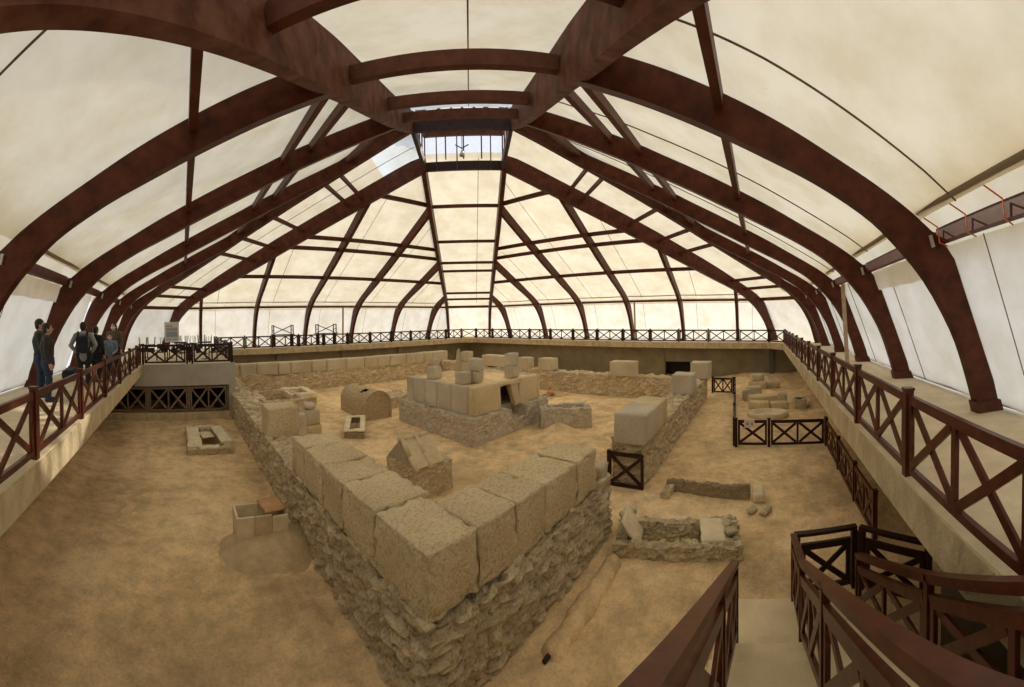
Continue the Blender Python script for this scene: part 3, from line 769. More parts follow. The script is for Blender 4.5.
for i, (a, b) in enumerate(((-9.30, -8.545), (-8.54, -7.865), (-7.86, -6.845), (-6.84, -6.08))):
    block('stone_block', a, b, -9.77, -8.86, Z0, Z1 + (.0, .006, -.006, .004)[i], 'rough block in the near right arm of the enclosure, %s from the corner block' % ORD[i], group=grp, seed=20+i, step=.04, amp=.018, rnd=.018, chip=.055)
block('stone_block', -10.10, -9.12, -2.6, -1.72, Z0, -.63, 'square lone block standing on the left enclosure wall', group=grp, seed=31, step=.06, chip=.06)
block('stone_block', -3.55, -2.2, -9.95, -9.05, Z0, -.70, 'large block beyond the gate on the right enclosure wall, nearer half', 'grey_ashlar', group=grp, seed=32, step=.06)
block('stone_block', -2.18, -1.2, -9.92, -9.03, Z0, -.71, 'large block beyond the gate on the right enclosure wall, farther half', 'ashlar', group=grp, seed=33, step=.06)
block('stone_block', 2.75, 3.75, -9.98, -9.05, Z0, -.62, 'block on the right enclosure wall just before its far corner', 'grey_ashlar', group=grp, seed=34)
block('stone_block', 6.95, 7.9, -10.1, -9.05, Z0, -.60, 'block at the far right corner of the enclosure', 'pale_ashlar', group=grp, seed=35)
block('stone_block', 6.85, 7.75, -5.85, -4.40, Z0, -.66, 'wide isolated block on the far right enclosure wall', 'pale_ashlar', group=grp, seed=36)
block('stone_block', 7.0, 7.85, 1.55, 2.35, Z0, -.74, 'block on the far right enclosure wall half hidden behind the tall stump', 'pale_ashlar', group=grp, seed=37)
block('stone_block', 7.0, 7.85, -.35, .65, Z0, -.70, 'squarish block on the far right enclosure wall just right of the tall stump', 'pale_ashlar', group=grp, seed=38)
block('stone_block', 7.0, 7.9, 3.1, 5.6, Z0, -.72, 'long block at the far end of the far right enclosure wall', 'pale_ashlar', group=grp, seed=39)
xx = -9.95; i = 0; random.seed(3)
names = ['first', 'second', 'third', 'fourth', 'fifth', 'sixth', 'seventh', 'eighth', 'ninth', 'tenth', 'eleventh', 'twelfth', 'thirteenth', 'fourteenth', 'fifteenth', 'sixteenth', 'seventeenth']
while xx < 7.6 and i < 17:
    wd = random.choice((.85, 1.1, 1.25, 1.45)); b = min(xx + wd, 7.85)
    block('stone_slab', xx, b-.02, 10.32, 11.1, Z0, -.70 + random.uniform(-.02, .02), 'upright dressed slab in the row on the far left enclosure wall, %s from the left end' % names[i], 'pale_ashlar', cat='stone slab', group='slabs of the far left enclosure wall', seed=50+i, step=.12, amp=.012)
    xx = b; i += 1

# ------------------------------------------------------------------ the central tomb
T = thing('tomb', (-.95, -1.37, G), 'large square tomb of grey rubble and ashlar slabs in the middle of the enclosure', 'tomb')
def tomb_shape(x, y, z):
    # doorway breach in the front edge of the plinth
    if y < -1.6 and -.25 < x < .80: z = min(z, .56 + .12*noise.noise(Vector((x*5, y*5, 0))))
    return z
bm = rubble_bm(4.75, 4.75, 1.05, (-.93, -1.37, G-.08), 0, .06, .20, .55, .04, .04, tomb_shape, 9)
link('plinth', bm, 'grey_rubble', T, loc=(-.93, -1.37, G-.08), recalc=False)
pz = G+.95; tz = -.66
def slab(x0, x1, y0, y1, seed, mat='grey_ashlar', z1=tz):
    c = ((x0+x1)/2, (y0+y1)/2, pz)
    bm = block_bm(x1-x0, y1-y0, z1-pz, c, 0, .08, .014, .03, seed, None, .03)
    link('facing_slab', bm, mat, T, loc=c, smooth=True, recalc=False)
yc = -3.47
for i, (a, b) in enumerate(((-3.13, -2.25), (-2.23, -1.35), (-1.33, -.55), (-.53, .25), (.27, .75))): slab(-3.02, -2.70, a, b, 200+i)
slab(-3.02, -1.50, -3.47, -3.15, 210, 'ashlar'); slab(-.28, 1.0, -3.47, -3.15, 211, 'ashlar'); slab(1.0, 1.2, -3.47, -3.05, 212, 'ashlar')
slab(.88, 1.2, -3.0, .72, 213); slab(-2.68, .86, .42, .72, 214)
bm = block_bm(1.24, .30, .16, (-.89, -3.31, -.84), 0, .06, .05, .05, 215, None, .08); link('lintel', bm, 'ashlar', T, loc=(-.89, -3.31, -.84), smooth=True, recalc=False)
# broken jambs leaning into the doorway
for sx, x in ((-1, -.36),):
    bm = block_bm(.42, .30, .95, (0, 0, 0), 0, .06, .03, .04, 216+sx, None, .05)
    bmesh.ops.transform(bm, matrix=Matrix.Translation((x, -3.30, -1.74)) @ Matrix.Rotation(sx*.30, 4, 'Y'), verts=bm.verts[:])
    link('jamb', bm, 'ashlar', T, smooth=True, recalc=False)
bm = rubble_bm(3.7, 3.7, .2, (-.93, -1.37, tz-.22), 0, .1, .5, .5, .02, .02, None, 12); link('earth_fill', bm, 'earth', T, loc=(-.93, -1.37, tz-.22), smooth=True, recalc=False)
bm = bmesh.new(); box(bm, -2.66, .84, -1.6, -1.5, pz-.3, tz-.2); link('inner_wall', bm, 'dark_brickwork', T)
gt = 'blocks standing on the central tomb'
zt = tz + .0
def stump(px, py, lx, ly, h, z, label, seed, mat='pale_ashlar', rz=PI/4):
    bm = block_bm(lx, ly, h, (px, py, z), rz, .07, .015, .03, seed, None, .04)
    return tag(link('stone_block', bm, mat, loc=(px, py, z), smooth=True, recalc=False), label, 'stone block', gt)
stump(-2.62, -.72, .48, .42, .52, zt, 'cube block at the left end of the tomb top, lower of two', 301, 'grey_ashlar', .2)
stump(-2.28, -.40, .44, .42, .40, zt, 'taller base stone behind the cube at the left end of the tomb top', 302, 'pale_ashlar', .2)
stump(-2.28, -.40, .40, .26, .42, zt+.40, 'broken pointed fragment standing behind the left cube on the tomb', 303, 'pale_ashlar', .2)
stump(-2.60, -2.50, .50, .46, .46, zt, 'low cube block at the near edge of the tomb top', 304, 'grey_ashlar', .0)
stump(-2.10, -2.72, .40, .42, .46, zt, 'lower stone of the two-stone stack beside the low cube on the tomb', 305, 'grey_ashlar', .1)
stump(-2.10, -2.72, .44, .46, .50, zt+.46, 'upper stone of the two-stone stack beside the low cube on the tomb', 306, 'grey_ashlar', .25)
stump(-.22, -2.98, .50, .46, .50, zt, 'lower drum of the tallest right-hand stump on the tomb', 307, 'grey_ashlar', .0)
stump(-.22, -2.98, .48, .44, .54, zt+.50, 'upper drum of the tallest right-hand stump on the tomb', 308, 'grey_ashlar', .05)
stump(-.12, -.16, .48, .50, .48, zt, 'lower reddish stone of the back stack on the tomb', 309, 'pale_ashlar', .0)
stump(-.12, -.16, .46, .46, .50, zt+.48, 'upper stone of the back stack on the tomb', 310, 'pale_ashlar', .1)
bm = bmesh.new()
v = [bm.verts.new(p) for p in ((-.48, .12, zt), (-.28, -.08, zt), (-.42, .04, .48), (-.56, .24, zt), (-.48, .16, .36))]
bmesh.ops.convex_hull(bm, input=v)
tag(link('stone_shard', bm, 'pale_ashlar', loc=(-.4, .04, zt)), 'pointed shard leaning up at the back of the tomb top', 'stone')

# ------------------------------------------------------------------ tombs and cists inside the enclosure
def hollow(name_parts, parent, cx, cy, lx, ly, z0, z1, t, rz, mat, step=.05, cell=.14, amp=.025, seed=0, ragged=.03):
    """Four rubble sides round an open pit."""
    c, s = math.cos(rz), math.sin(rz)
    def at(x, y): return (cx + c*x - s*y, cy + s*x + c*y, z0)
    for k, (x, y, a, b) in enumerate(((0, -ly/2+t/2, lx, t), (0, ly/2-t/2, lx, t), (-lx/2+t/2, 0, t, ly-2*t), (lx/2-t/2, 0, t, ly-2*t))):
        bm = rubble_bm(a, b, z1-z0, at(x, y), rz, step, cell, .5, amp, ragged, None, seed+k)
        link(name_parts, bm, mat, parent, loc=at(x, y), recalc=False)
    return at
def flat_slab(parent, cx, cy, z, lx, ly, h, rz, mat='slab_stone', seed=0, name='slab', tilt=0, tax='X', label=None):
    bm = block_bm(lx, ly, h, (0, 0, 0), 0, .07, .012, .02, seed, None, .04)
    m = Matrix.Translation((cx, cy, z)) @ Matrix.Rotation(rz, 4, 'Z') @ Matrix.Rotation(tilt, 4, tax)
    bmesh.ops.transform(bm, matrix=m, verts=bm.verts[:])
    o = link(name, bm, mat, parent, smooth=True, recalc=False)
    return o
# long slab-framed cist
rz = math.atan2(1.95, 1.08) - PI/2
t = thing('cist_grave', (-5.55, .9, G), 'narrow slab-framed cist with a dark opening, standing left of the central tomb', 'grave')
at = hollow('side_wall', t, -5.55, .93, .78, 2.35, G-.05, -2.46, .17, rz, 'dark_brickwork', cell=.12, seed=400)
for x, y, lx, ly in ((0, -1.05, .86, .30), (0, 1.05, .86, .30), (-.31, 0, .25, 1.8), (.31, 0, .25, 1.8)):
    p = at(x, y); flat_slab(t, p[0], p[1], -2.46, lx, ly, .08, rz, 'slab_stone', 405+int(x*10), 'frame_slab')
# barrel-vaulted tomb
t = thing('vaulted_tomb', (-3.88, 3.0, G), 'barrel-vaulted brick tomb with an arched end wall, left behind the central tomb', 'tomb')
bm = bmesh.new(); x0, y0, y1, r = -3.88, 1.85, 4.5, .70; spr = -2.05
rows = []
for j in range(15):
    y = y0 + (y1-y0)*j/14; row = [Vector((x0-r, y, G-.1)), Vector((x0-r, y, spr-.3))]
    for k in range(19):
        a = PI - PI*k/18; rr = r*(1+.02*noise.noise(Vector((k*.6, j*.7, 2)))); row.append(Vector((x0+rr*math.cos(a), y, spr+rr*.92*math.sin(a))))
    row += [Vector((x0+r, y, spr-.3)), Vector((x0+r, y, G-.1))]; rows.append(row)
gv = [[bm.verts.new(p) for p in rw] for rw in rows]
for j in range(14):
    for k in range(len(gv[0])-1):
        if j in (3, 4) and k in (8, 9): continue
        if j == 4 and k == 7: continue
        bm.faces.new((gv[j][k], gv[j][k+1], gv[j+1][k+1], gv[j+1][k]))
bm.faces.new(gv[14])
link('vault', bm, 'brickwork', t, loc=(x0, y0, G), recalc=False)
bm = bmesh.new(); inn = [Vector((x0-r*.93, y0+.03, G-.1))] + [Vector((x0+0.93*r*math.cos(PI-PI*k/16), y0+.03, spr+.86*r*math.sin(PI*k/16))) for k in range(17)] + [Vector((x0+r*.93, y0+.03, G-.1))]
bm.faces.new([bm.verts.new(p) for p in inn]); link('end_wall', bm, 'brickwork', t, loc=(x0, y0+.03, G))
bm = bmesh.new(); prev = None
for k in range(21):
    a = PI - PI*k/20
    q = [Vector((x0+f*math.cos(a), y, spr+f*.94*math.sin(a))) for f, y in ((r*.90, y0+.05), (r*.90, y0-.02), (r*1.02, y0-.02), (r*1.02, y0+.05))]
    q = [bm.verts.new(p) for p in q]
    if prev:
        for i in range(4): bm.faces.new((prev[i], prev[(i+1) % 4], q[(i+1) % 4], q[i]))
    prev = q
for sx in (-1, 1): box(bm, x0+sx*r*.96-.045, x0+sx*r*.96+.045, y0-.02, y0+.07, G-.1, spr)
link('arch_ring', bm, 'brickwork', t, loc=(x0, y0, G))
# gabled brick tomb close behind the near corner
t = thing('gabled_tomb', (-6.7, -4.95, G), 'small gabled tomb roofed with big flat tiles, behind the near corner blocks', 'tomb')
def gab_shape(x, y, z):
    return min(z, .84 + .07*noise.noise(Vector((x*3, y*3, 1)))) if x > .28 else z
bm = rubble_bm(1.35, 1.2, .92, (-6.60, -4.92, G-.05), 0, .05, .15, .45, .03, .05, gab_shape, 420); link('masonry_base', bm, 'rubble', t, loc=(-6.6, -4.92, G-.05), recalc=False)
bm = bmesh.new(); rzv = -1.32
ga = [(-7.24, -5.50, -1.86), (-7.24, -4.34, -1.86), (-7.24, -4.92, rzv)]; gb = [(x+.95, y, z) for x, y, z in ga]
va = [bm.verts.new(p) for p in ga]; vb = [bm.verts.new(p) for p in gb]
bm.faces.new(va); bm.faces.new(vb)
for i in range(3): bm.faces.new((va[i], va[(i+1) % 3], vb[(i+1) % 3], vb[i]))
link('gable_core', bm, 'grey_rubble', t)
for i, xs_ in enumerate((-7.18, -6.72)):
    for s in (-1, 1):
        bm = bmesh.new(); bar(bm, (xs_+.22, -4.92+s*.02, rzv+.02), (xs_+.22, -4.92+s*.62, -1.86), .44, .05, side=(0, s*.62, .6))
        bm.free(); bm = bmesh.new()
        v = [bm.verts.new(p) for p in ((xs_, -4.92, rzv+.01), (xs_+.44, -4.92, rzv+.01), (xs_+.44, -4.92+s*.62, -1.89), (xs_, -4.92+s*.62, -1.89))]
        f = bm.faces.new(v); e_ = bmesh.ops.extrude_face_region(bm, geom=[f]); bmesh.ops.translate(bm, vec=(0, s*.03, .04), verts=[q for q in e_['geom'] if isinstance(q, bmesh.types.BMVert)])
        link('roof_tile', bm, 'pale_tile', t)
for xs_ in (-7.16, -6.72):
    for (za, zb, ya, yb) in ((rzv+.05, -1.62, -4.95, -5.28), (-1.60, -1.92, -5.27, -5.60)):
        bm = bmesh.new(); tube(bm, [(xs_, ya, za), (xs_, yb, zb)], [.06, .075], 8); link('cover_tile', bm, 'pale_tile', t, smooth=True)
for a, b in ((-7.24, -6.78), (-6.77, -6.32)):
    bm = bmesh.new(); tube(bm, [(a, -4.92, rzv+.05), (b, -4.92, rzv+.05)], [.075, .065], 8); link('ridge_tile', bm, 'pale_tile', t, smooth=True)
flat_slab(t, -6.15, -4.75, -1.86, .4, .3, .06, .3, 'pale_tile', 431, 'loose_slab')
# brick tomb ruin right of the central tomb
t = thing('brick_tomb', (.5, -4.8, G), 'low battered brick tomb ruin to the right of the central tomb', 'tomb')
def br_shape(x, y, z): return z - (.10*abs(noise.noise(Vector((x*3, y*3, 7)))) if z > .7 else 0)
ang = math.atan2(-5.87+4.35, .95+.39)
hollow('side_wall', t, .76, -5.0, 2.1, 1.05, G-.05, -1.86, .26, ang, 'grey_rubble', cell=.16, amp=.035, seed=440, ragged=.06)
bm = rubble_bm(1.6, .6, .55, (.76, -5.0, G), ang, .08, .3, .5, .04, .04, None, 446); link('earth_fill', bm, 'earth', t, loc=(.76, -5.0, G), smooth=True, recalc=False)
# low ruin left of the tomb, tile heap right of it
bm = rubble_bm(2.6, 1.6, .55, (-1.2, 4.3, G-.05), .25, .08, .3, .5, .06, .10, None, 450)
tag(link('ruined_footing', bm, 'rubble', loc=(-1.2, 4.3, G-.05), recalc=False), 'low broken masonry footing behind the left side of the central tomb', 'ruin')
random.seed(11)
for i in range(9):
    x = 5.75 + random.uniform(-.4, .4); y = -1.15 + random.uniform(-.45, .45); z = G + .05 + .11*(i//3) + (.12 if i > 6 else 0)
    bm = block_bm(random.uniform(.3, .45), random.uniform(.22, .34), .06, (0, 0, 0), 0, .06, .008, .015, 460+i, None, .03)
    bmesh.ops.transform(bm, matrix=Matrix.Translation((x, y, z)) @ Matrix.Rotation(random.uniform(0, 3), 4, 'Z') @ Matrix.Rotation(random.uniform(-.35, .35), 4, 'X'), verts=bm.verts[:])
    tag(link('roof_tile', bm, 'terracotta', loc=(x, y, z), smooth=True, recalc=False), 'broken reddish tile in the heap behind the right corner of the central tomb', 'tile', 'heap of broken tiles')
# box tomb and stacked stones against the left wall
t = thing('box_tomb', (-7.4, 6.3, G), 'open masonry box tomb with a sunken floor in the far left of the enclosure', 'grave')
hollow('side_wall', t, -7.4, 6.4, 2.3, 3.2, G-.05, -2.02, .28, 0, 'rubble', step=.08, cell=.2, amp=.04, seed=470)
t = thing('slab_grave', (-5.9, 7.6, G), 'tilted slab frame with a dark hole beside the far left box tomb', 'grave')
for x, y, lx, ly in ((-5.95, 6.55, 1.5, .45), (-5.95, 8.45, 1.5, .45), (-6.5, 7.5, .42, 1.5), (-5.35, 7.5, .42, 1.5)): flat_slab(t, x, y, -2.35, lx, ly, .30, .0, 'slab_stone', 480+int(lx*10), 'frame_slab', .05)
bm = rubble_bm(1.5, 2.3, .4, (-5.95, 7.5, G-.02), 0, .1, .2, .5, .03, .02, lambda x, y, z: min(z, .1) if abs(x) < .35 and abs(y) < .75 else z, 487); link('masonry_base', bm, 'rubble', t, loc=(-5.95, 7.5, G-.02), recalc=False)
block('stone_block', -7.85, -7.0, 1.05, 1.85, G-.03, -2.32, 'flat lower block behind the lone square wall block', 'ashlar', seed=490, group=None)
block('stone_block', -7.82, -7.05, 1.08, 1.8, -2.31, -1.68, 'upper pale block resting on the flat one behind the lone square wall block', 'pale_ashlar', seed=491)
for i, (x, y, z, a, b, h, lab) in enumerate(((-8.0, .95, G, .5, .5, .95, 'grey upright fragment left of the stacked pale blocks'), (-7.45, 1.35, -1.68, .6, .5, .22, 'grey split fragment lying on top of the stacked pale blocks'), (-8.45, 1.9, G, .55, .5, .9, 'brown rough fragment at the left of the stacked pale blocks'))):
    bm = block_bm(a, b, h, (x, y, z), .3+i, .08, .05, .08, 495+i, None, .08)
    tag(link('stone_fragment', bm, 'grey_ashlar' if i < 2 else 'ashlar', loc=(x, y, z), smooth=True, recalc=False), lab, 'stone')
# small stones at the right block
for i, (x, y, a, b, h, lab) in enumerate(((-2.9, -8.35, .55, .3, .16, 'flat stone lying beside the big right block, nearer one'), (-2.3, -8.25, .4, .3, .2, 'flat stone lying beside the big right block, farther one'), (-1.7, -8.35, .4, .35, .42, 'upright stone against the inner side of the big right block'))):
    bm = block_bm(a, b, h, (x, y, G-.02), .4*i, .07, .02, .04, 500+i, None, .05)
    tag(link('loose_stone', bm, 'fieldstone', loc=(x, y, G-.02), smooth=True, recalc=False), lab, 'stone')

# ------------------------------------------------------------------ graves outside the enclosure
t = thing('stone_cist', (-11.6, 1.3, G), 'low stone cist with broad flat rim slabs on the left floor', 'grave')
at = hollow('side_wall', t, -11.58, 1.38, 1.62, 2.9, G-.05, -2.50, .30, .03, 'rubble', cell=.16, amp=.03, seed=510)
flat_slab(t, -12.12, 1.75, -2.52, .52, 1.9, .10, .03, 'slab_stone', 515, 'rim_slab'); flat_slab(t, -12.1, .45, -2.52, .55, .75, .09, -.05, 'slab_stone', 516, 'rim_slab')
flat_slab(t, -11.02, 1.55, -2.52, .48, 2.2, .10, .10, 'slab_stone', 517, 'rim_slab'); flat_slab(t, -11.6, .12, -2.53, .75, .35, .08, .05, 'slab_stone', 518, 'rim_slab'); flat_slab(t, -11.6, 2.75, -2.53, .8, .25, .10, 0, 'slab_stone', 519, 'rim_slab')
flat_slab(t, -11.55, 2.1, -2.66, .55, .8, .06, .2, 'slab_stone', 520, 'fallen_slab')
t = thing('brick_cist', (-11.0, -5.35, -2.5), 'small tile-built cist with a reddish lid half covering it, on an earth mound', 'grave')
cz0, cz1 = -2.58, -2.03
def tile_(x0, x1, y0, y1, mat, name, z0=cz0, z1=cz1):
    bm = bmesh.new(); box(bm, x0, x1, y0, y1, z0, z1); bmesh.ops.bevel(bm, geom=bm.edges[:], offset=.008, segments=1, affect='EDGES'); link(name, bm, mat, t)
tile_(-11.48, -11.12, -5.68, -5.63, 'slab_stone', 'side_tile'); tile_(-11.11, -10.76, -5.69, -5.64, 'pale_tile', 'side_tile'); tile_(-10.75, -10.42, -5.68, -5.62, 'slab_stone', 'side_tile', cz0, cz1-.05)
tile_(-11.48, -11.43, -5.62, -5.10, 'slab_stone', 'side_tile'); tile_(-11.42, -10.95, -5.13, -5.08, 'slab_stone', 'side_tile'); tile_(-10.94, -10.46, -5.13, -5.08, 'slab_stone', 'side_tile'); tile_(-10.47, -10.42, -5.61, -5.12, 'pale_tile', 'side_tile')
flat_slab(t, -10.68, -5.33, cz1+.005, .50, .58, .05, .12, 'terracotta', 530, 'lid').__setitem__('label', 'reddish lid tile')
bm = bmesh.new(); rings = []
for f, h in ((0, .30), (.3, .30), (.55, .27), (.72, .19), (.86, .09), (1.0, -.03), (1.06, -.08)):
    ring_ = []
    for k in range(44):
        a = 2*PI*k/44; n1 = noise.noise(Vector((math.cos(a)*2.2, math.sin(a)*2.2, f*3)))
        q = Vector((-10.85 + 1.05*f*math.cos(a)*(1+.12*n1), -5.62 + .86*f*math.sin(a)*(1+.12*n1), G + h))
        q.z += .05*noise.noise(q*6)*(f > .2); q.x += .03*noise.noise(q*9); ring_.append(bm.verts.new(q))
    rings.append(ring_)
for a_, b_ in zip(rings, rings[1:]):
    for k in range(44): bm.faces.new((a_[k], b_[k], b_[(k+1) % 44], a_[(k+1) % 44]))
bmesh.ops.remove_doubles(bm, verts=bm.verts[:], dist=.002)
link('earth_mound', bm, 'mound_earth', t, loc=(-10.85, -5.62, G), smooth=True)
t = thing('rubble_grave', (-5.5, -11.3, G), 'nearest open rubble grave on the right with two slabs over its ends', 'grave')
ra = math.atan2(-12.42+10.1, -5.66+6.13)
at = hollow('side_wall', t, -5.45, -11.22, 2.42, 1.05, G-.1, -2.44, .24, ra, 'fieldstone', step=.035, cell=.17, amp=.055, seed=540, ragged=.05)
p = at(-.72, .02); flat_slab(t, p[0], p[1], -2.62, .07, .75, .62, ra, 'slab_stone', 545, 'end_slab', -.62, 'Y')
p = at(.68, .02); flat_slab(t, p[0], p[1], -2.46, .50, .80, .07, ra, 'slab_stone', 546, 'cover_slab')
bm = bmesh.new(); p = at(0, 0)
t = thing('brick_grave', (-3.5, -11.5, G), 'sunken brick-lined grave trench beyond the rubble grave on the right', 'grave')
rb = math.atan2(-12.5+10.5, -3.35+3.2)
bm = rubble_bm(2.15, .18, .42, (-3.30, -11.5, G-.12), rb, .04, .16, .35, .025, .05, None, 550); link('side_wall', bm, 'dark_brickwork', t, loc=(-3.3, -11.5, G-.12), recalc=False)
bm = rubble_bm(.25, .55, .28, (-3.45, -10.5, G-.1), rb, .05, .16, .5, .03, .05, None, 551); link('end_wall', bm, 'fieldstone', t, loc=(-3.45, -10.5, G-.1), recalc=False)
o = flat_slab(None, -3.32, -12.78, G-.0, .62, .30, .20, .05, 'slab_stone', 555, 'stone_slab'); tag(o, 'pale upright slab at the right end of the sunken brick grave', 'stone slab')
random.seed(5)
for i, (x, y, lab) in enumerate(((-4.02, -12.62, 'flat pale stone in front of the upright slab by the sunken grave'), (-4.05, -12.95, 'small stone right of the flat pale stone by the sunken grave'), (-5.05, -12.15, 'loose stone on the right end of the rubble grave, back one'), (-5.3, -12.25, 'loose stone on the right end of the rubble grave, front one'), (-4.95, -10.05, 'flat stones by the leaning slab at the left end of the rubble grave, back one'), (-5.25, -9.98, 'flat stone by the leaning slab at the left end of the rubble grave, front one'))):
    hz = G if i < 2 else -2.45
    bm = block_bm(random.uniform(.22, .36), random.uniform(.16, .26), .10, (x, y, hz), random.uniform(0, 3), .05, .03, .04, 560+i, None, .06)
    tag(link('loose_stone', bm, 'fieldstone', loc=(x, y, hz), smooth=True, recalc=False), lab.replace('flat stones', 'flat stone'), 'stone')
# ridge of a buried drain along the right arm
bm = bmesh.new(); pts = []; rr = []
for k in range(40):
    s = k/39; pts.append(Vector((-8.5+2.2*s, -10.22 + .03*noise.noise(Vector((s*6, 0, 0))), G-.02))); rr.append(.17*(1+.22*noise.noise(Vector((s*9, 3, 0))))*(1 if k else .7))
tube(bm, pts, rr, 18)
for v in bm.verts: v.co += Vector((noise.noise(v.co*5), noise.noise(v.co*5+Vector((7, 0, 0))), noise.noise(v.co*5+Vector((0, 7, 0)))))*.035
dr = tag(link('drain', bm, 'earth', loc=(-8.5, -10.22, G), smooth=True), 'half-buried earth-covered drain beside the near right arm of the enclosure', 'drain')
bm = bmesh.new(); tube(bm, [(-8.60, -10.20, G+.05), (-8.48, -10.21, G+.06)], [.03, .035], 12)
link('drain_mouth', bm, 'opening_shade', dr, smooth=True)

# ------------------------------------------------------------------ stone fragments behind the right fence
t = thing('stone_trough', (4.2, -13.15, G), 'long oval hollowed stone lying behind the front fence on the right', 'stone trough')
bm = bmesh.new(); n = 40; prof = [(1.0, .0), (1.05, .12), (1.03, .22), (.97, .27), (.86, .27), (.78, .10), (.3, .06), (.05, .06)]
gr = []
for f, z in prof:
    gr.append([bm.verts.new((4.25 + .60*f*math.sin(2*PI*k/n)*(1+.1*noise.noise(Vector((math.cos(k*.3), math.sin(k*.3), f)))), -13.15 + .9*f*math.cos(2*PI*k/n)*(1+.08*noise.noise(Vector((math.cos(k*.3)+5, math.sin(k*.3), f)))), G-.03+z+.012*math.sin(k*.9))) for k in range(n)])
for a, b in zip(gr, gr[1:]):
    for k in range(n): bm.faces.new((a[k], a[(k+1) % n], b[(k+1) % n], b[k]))
bm.faces.new(gr[-1])
link('trough_body', bm, 'slab_stone', t, smooth=True)
gf = 'stone fragments behind the right fence'
frag = [(5.7, -12.75, .55, 1.0, .40, 'weathered block behind the left half of the oval trough'), (5.75, -13.75, .5, .9, .36, 'weathered block behind the right half of the oval trough'),
        (6.9, -12.95, .7, 1.5, .45, 'broad flat-topped block in the second row behind the trough'), (6.95, -13.95, .45, .5, .55, 'pale small block at the right end of the second row'),
        (8.6, -12.45, .6, .85, .60, 'pale square block beside the fence, third row'), (7.6, -12.05, .45, .45, .62, 'yellowish stump hard against the side fence'),
        (10.9, -12.6, .6, 1.1, .55, 'lower block of the far stack behind the fence'), (11.3, -13.6, .6, .8, .42, 'flat block right of the far stack behind the fence')]
for i, (x, y, a, b, h, lab) in enumerate(frag):
    bm = block_bm(a, b, h, (x, y, G-.02), .15*(i % 3), .09, .03, .05, 600+i, None, .06)
    tag(link('stone_block', bm, ('ashlar', 'pale_ashlar')[i in (3, 4, 5, 7)], loc=(x, y, G-.02), smooth=True, recalc=False), lab, 'stone block', gf)
bm = block_bm(.55, .8, .42, (10.95, -12.6, G+.52), .2, .09, .03, .05, 620, None, .06)
tag(link('stone_block', bm, 'pale_ashlar', loc=(10.95, -12.6, G+.52), smooth=True, recalc=False), 'pale upper block of the far stack behind the fence', 'stone block', gf)
t = thing('stone_box', (5.9, -14.8, G), 'small open stone box standing alone right of the fragments', 'stone box')
hollow('side', t, 5.95, -14.78, .75, .62, G-.02, -2.28, .14, .05, 'pale_ashlar', step=.07, cell=.5, amp=.01, seed=630, ragged=.01)
flat_slab(t, 6.2, -14.78, -2.28, .3, .62, .07, .05, 'slab_stone', 635, 'lid')

# ------------------------------------------------------------------ cafe furniture on the left platform and trestles on the far walkway
def chair(loc, rz, upside, label, group):
    t = thing('chair', loc, label, 'chair', group)
    m = Matrix.Translation(loc) @ Matrix.Rotation(rz, 4, 'Z')
    if upside: m = m @ Matrix.Translation((0, 0, .47)) @ Matrix.Rotation(PI, 4, 'X')
    def part(name, bm):
        bmesh.ops.transform(bm, matrix=m, verts=bm.verts[:]); link(name, bm, 'black_cloth' if name in ('seat', 'backrest') else 'dark_metal', t)
    bm = bmesh.new(); box(bm, -.21, .21, -.21, .21, .43, .47); part('seat', bm)
    bm = bmesh.new(); box(bm, -.20, .20, .19, .22, .62, .88); part('backrest', bm)
    for sx in (-1, 1):
        for sy in (-1, 1):
            bm = bmesh.new(); tube(bm, [(sx*.22, sy*.22, 0), (sx*.19, sy*.19, .45)], .016, 6)
            if sy > 0: tube(bm, [(sx*.19, .19, .45), (sx*.19, .21, .88)], .016, 6)
            part('leg', bm)
def cafe_table(x, y, label):
    t = thing('cafe_table', (x, y, .005), label, 'table', 'cafe tables on the left platform')
    bm = bmesh.new(); box(bm, x-.40, x+.40, y-.40, y+.40, .70, .74); link('table_top', bm, 'dark_railing_wood', t)
    bm = bmesh.new(); tube(bm, [(x, y, .02), (x, y, .70)], .035, 8); link('pedestal', bm, 'dark_metal', t)
    bm = bmesh.new(); tube(bm, [(x, y, .0), (x, y, .03)], [.26, .24], 14); link('base', bm, 'dark_metal', t)
TB = [(-14.5, 8.6), (-13.2, 8.0), (-12.0, 9.2), (-11.2, 7.0), (-12.6, 11.2), (-11.0, 11.0)]
for i, (x, y) in enumerate(TB):
    where = ('at the platform\'s left end', 'left of the information board', 'behind the information board', 'nearest the platform\'s right side', 'at the platform\'s back left', 'at the platform\'s back right')[i]
    cafe_table(x, y, 'dark cafe table %s, chairs turned up on it' % where)
    for s in (-1, 1):
        chair((x + s*.24, y + .05*s, .742), .3*i + (0 if s > 0 else PI), True, 'upturned dark chair on the table %s, %s one' % (where, 'right' if s > 0 else 'left'), 'chairs turned up on the cafe tables')
for i, (x, y) in enumerate(((-13.6, 6.6), (-12.5, 6.2), (-10.9, 5.9))):
    chair((x, y, .005), .8*i, False, 'dark chair standing on the floor behind the platform railing, %s from the left' % ORD[i], 'chairs on the platform floor')
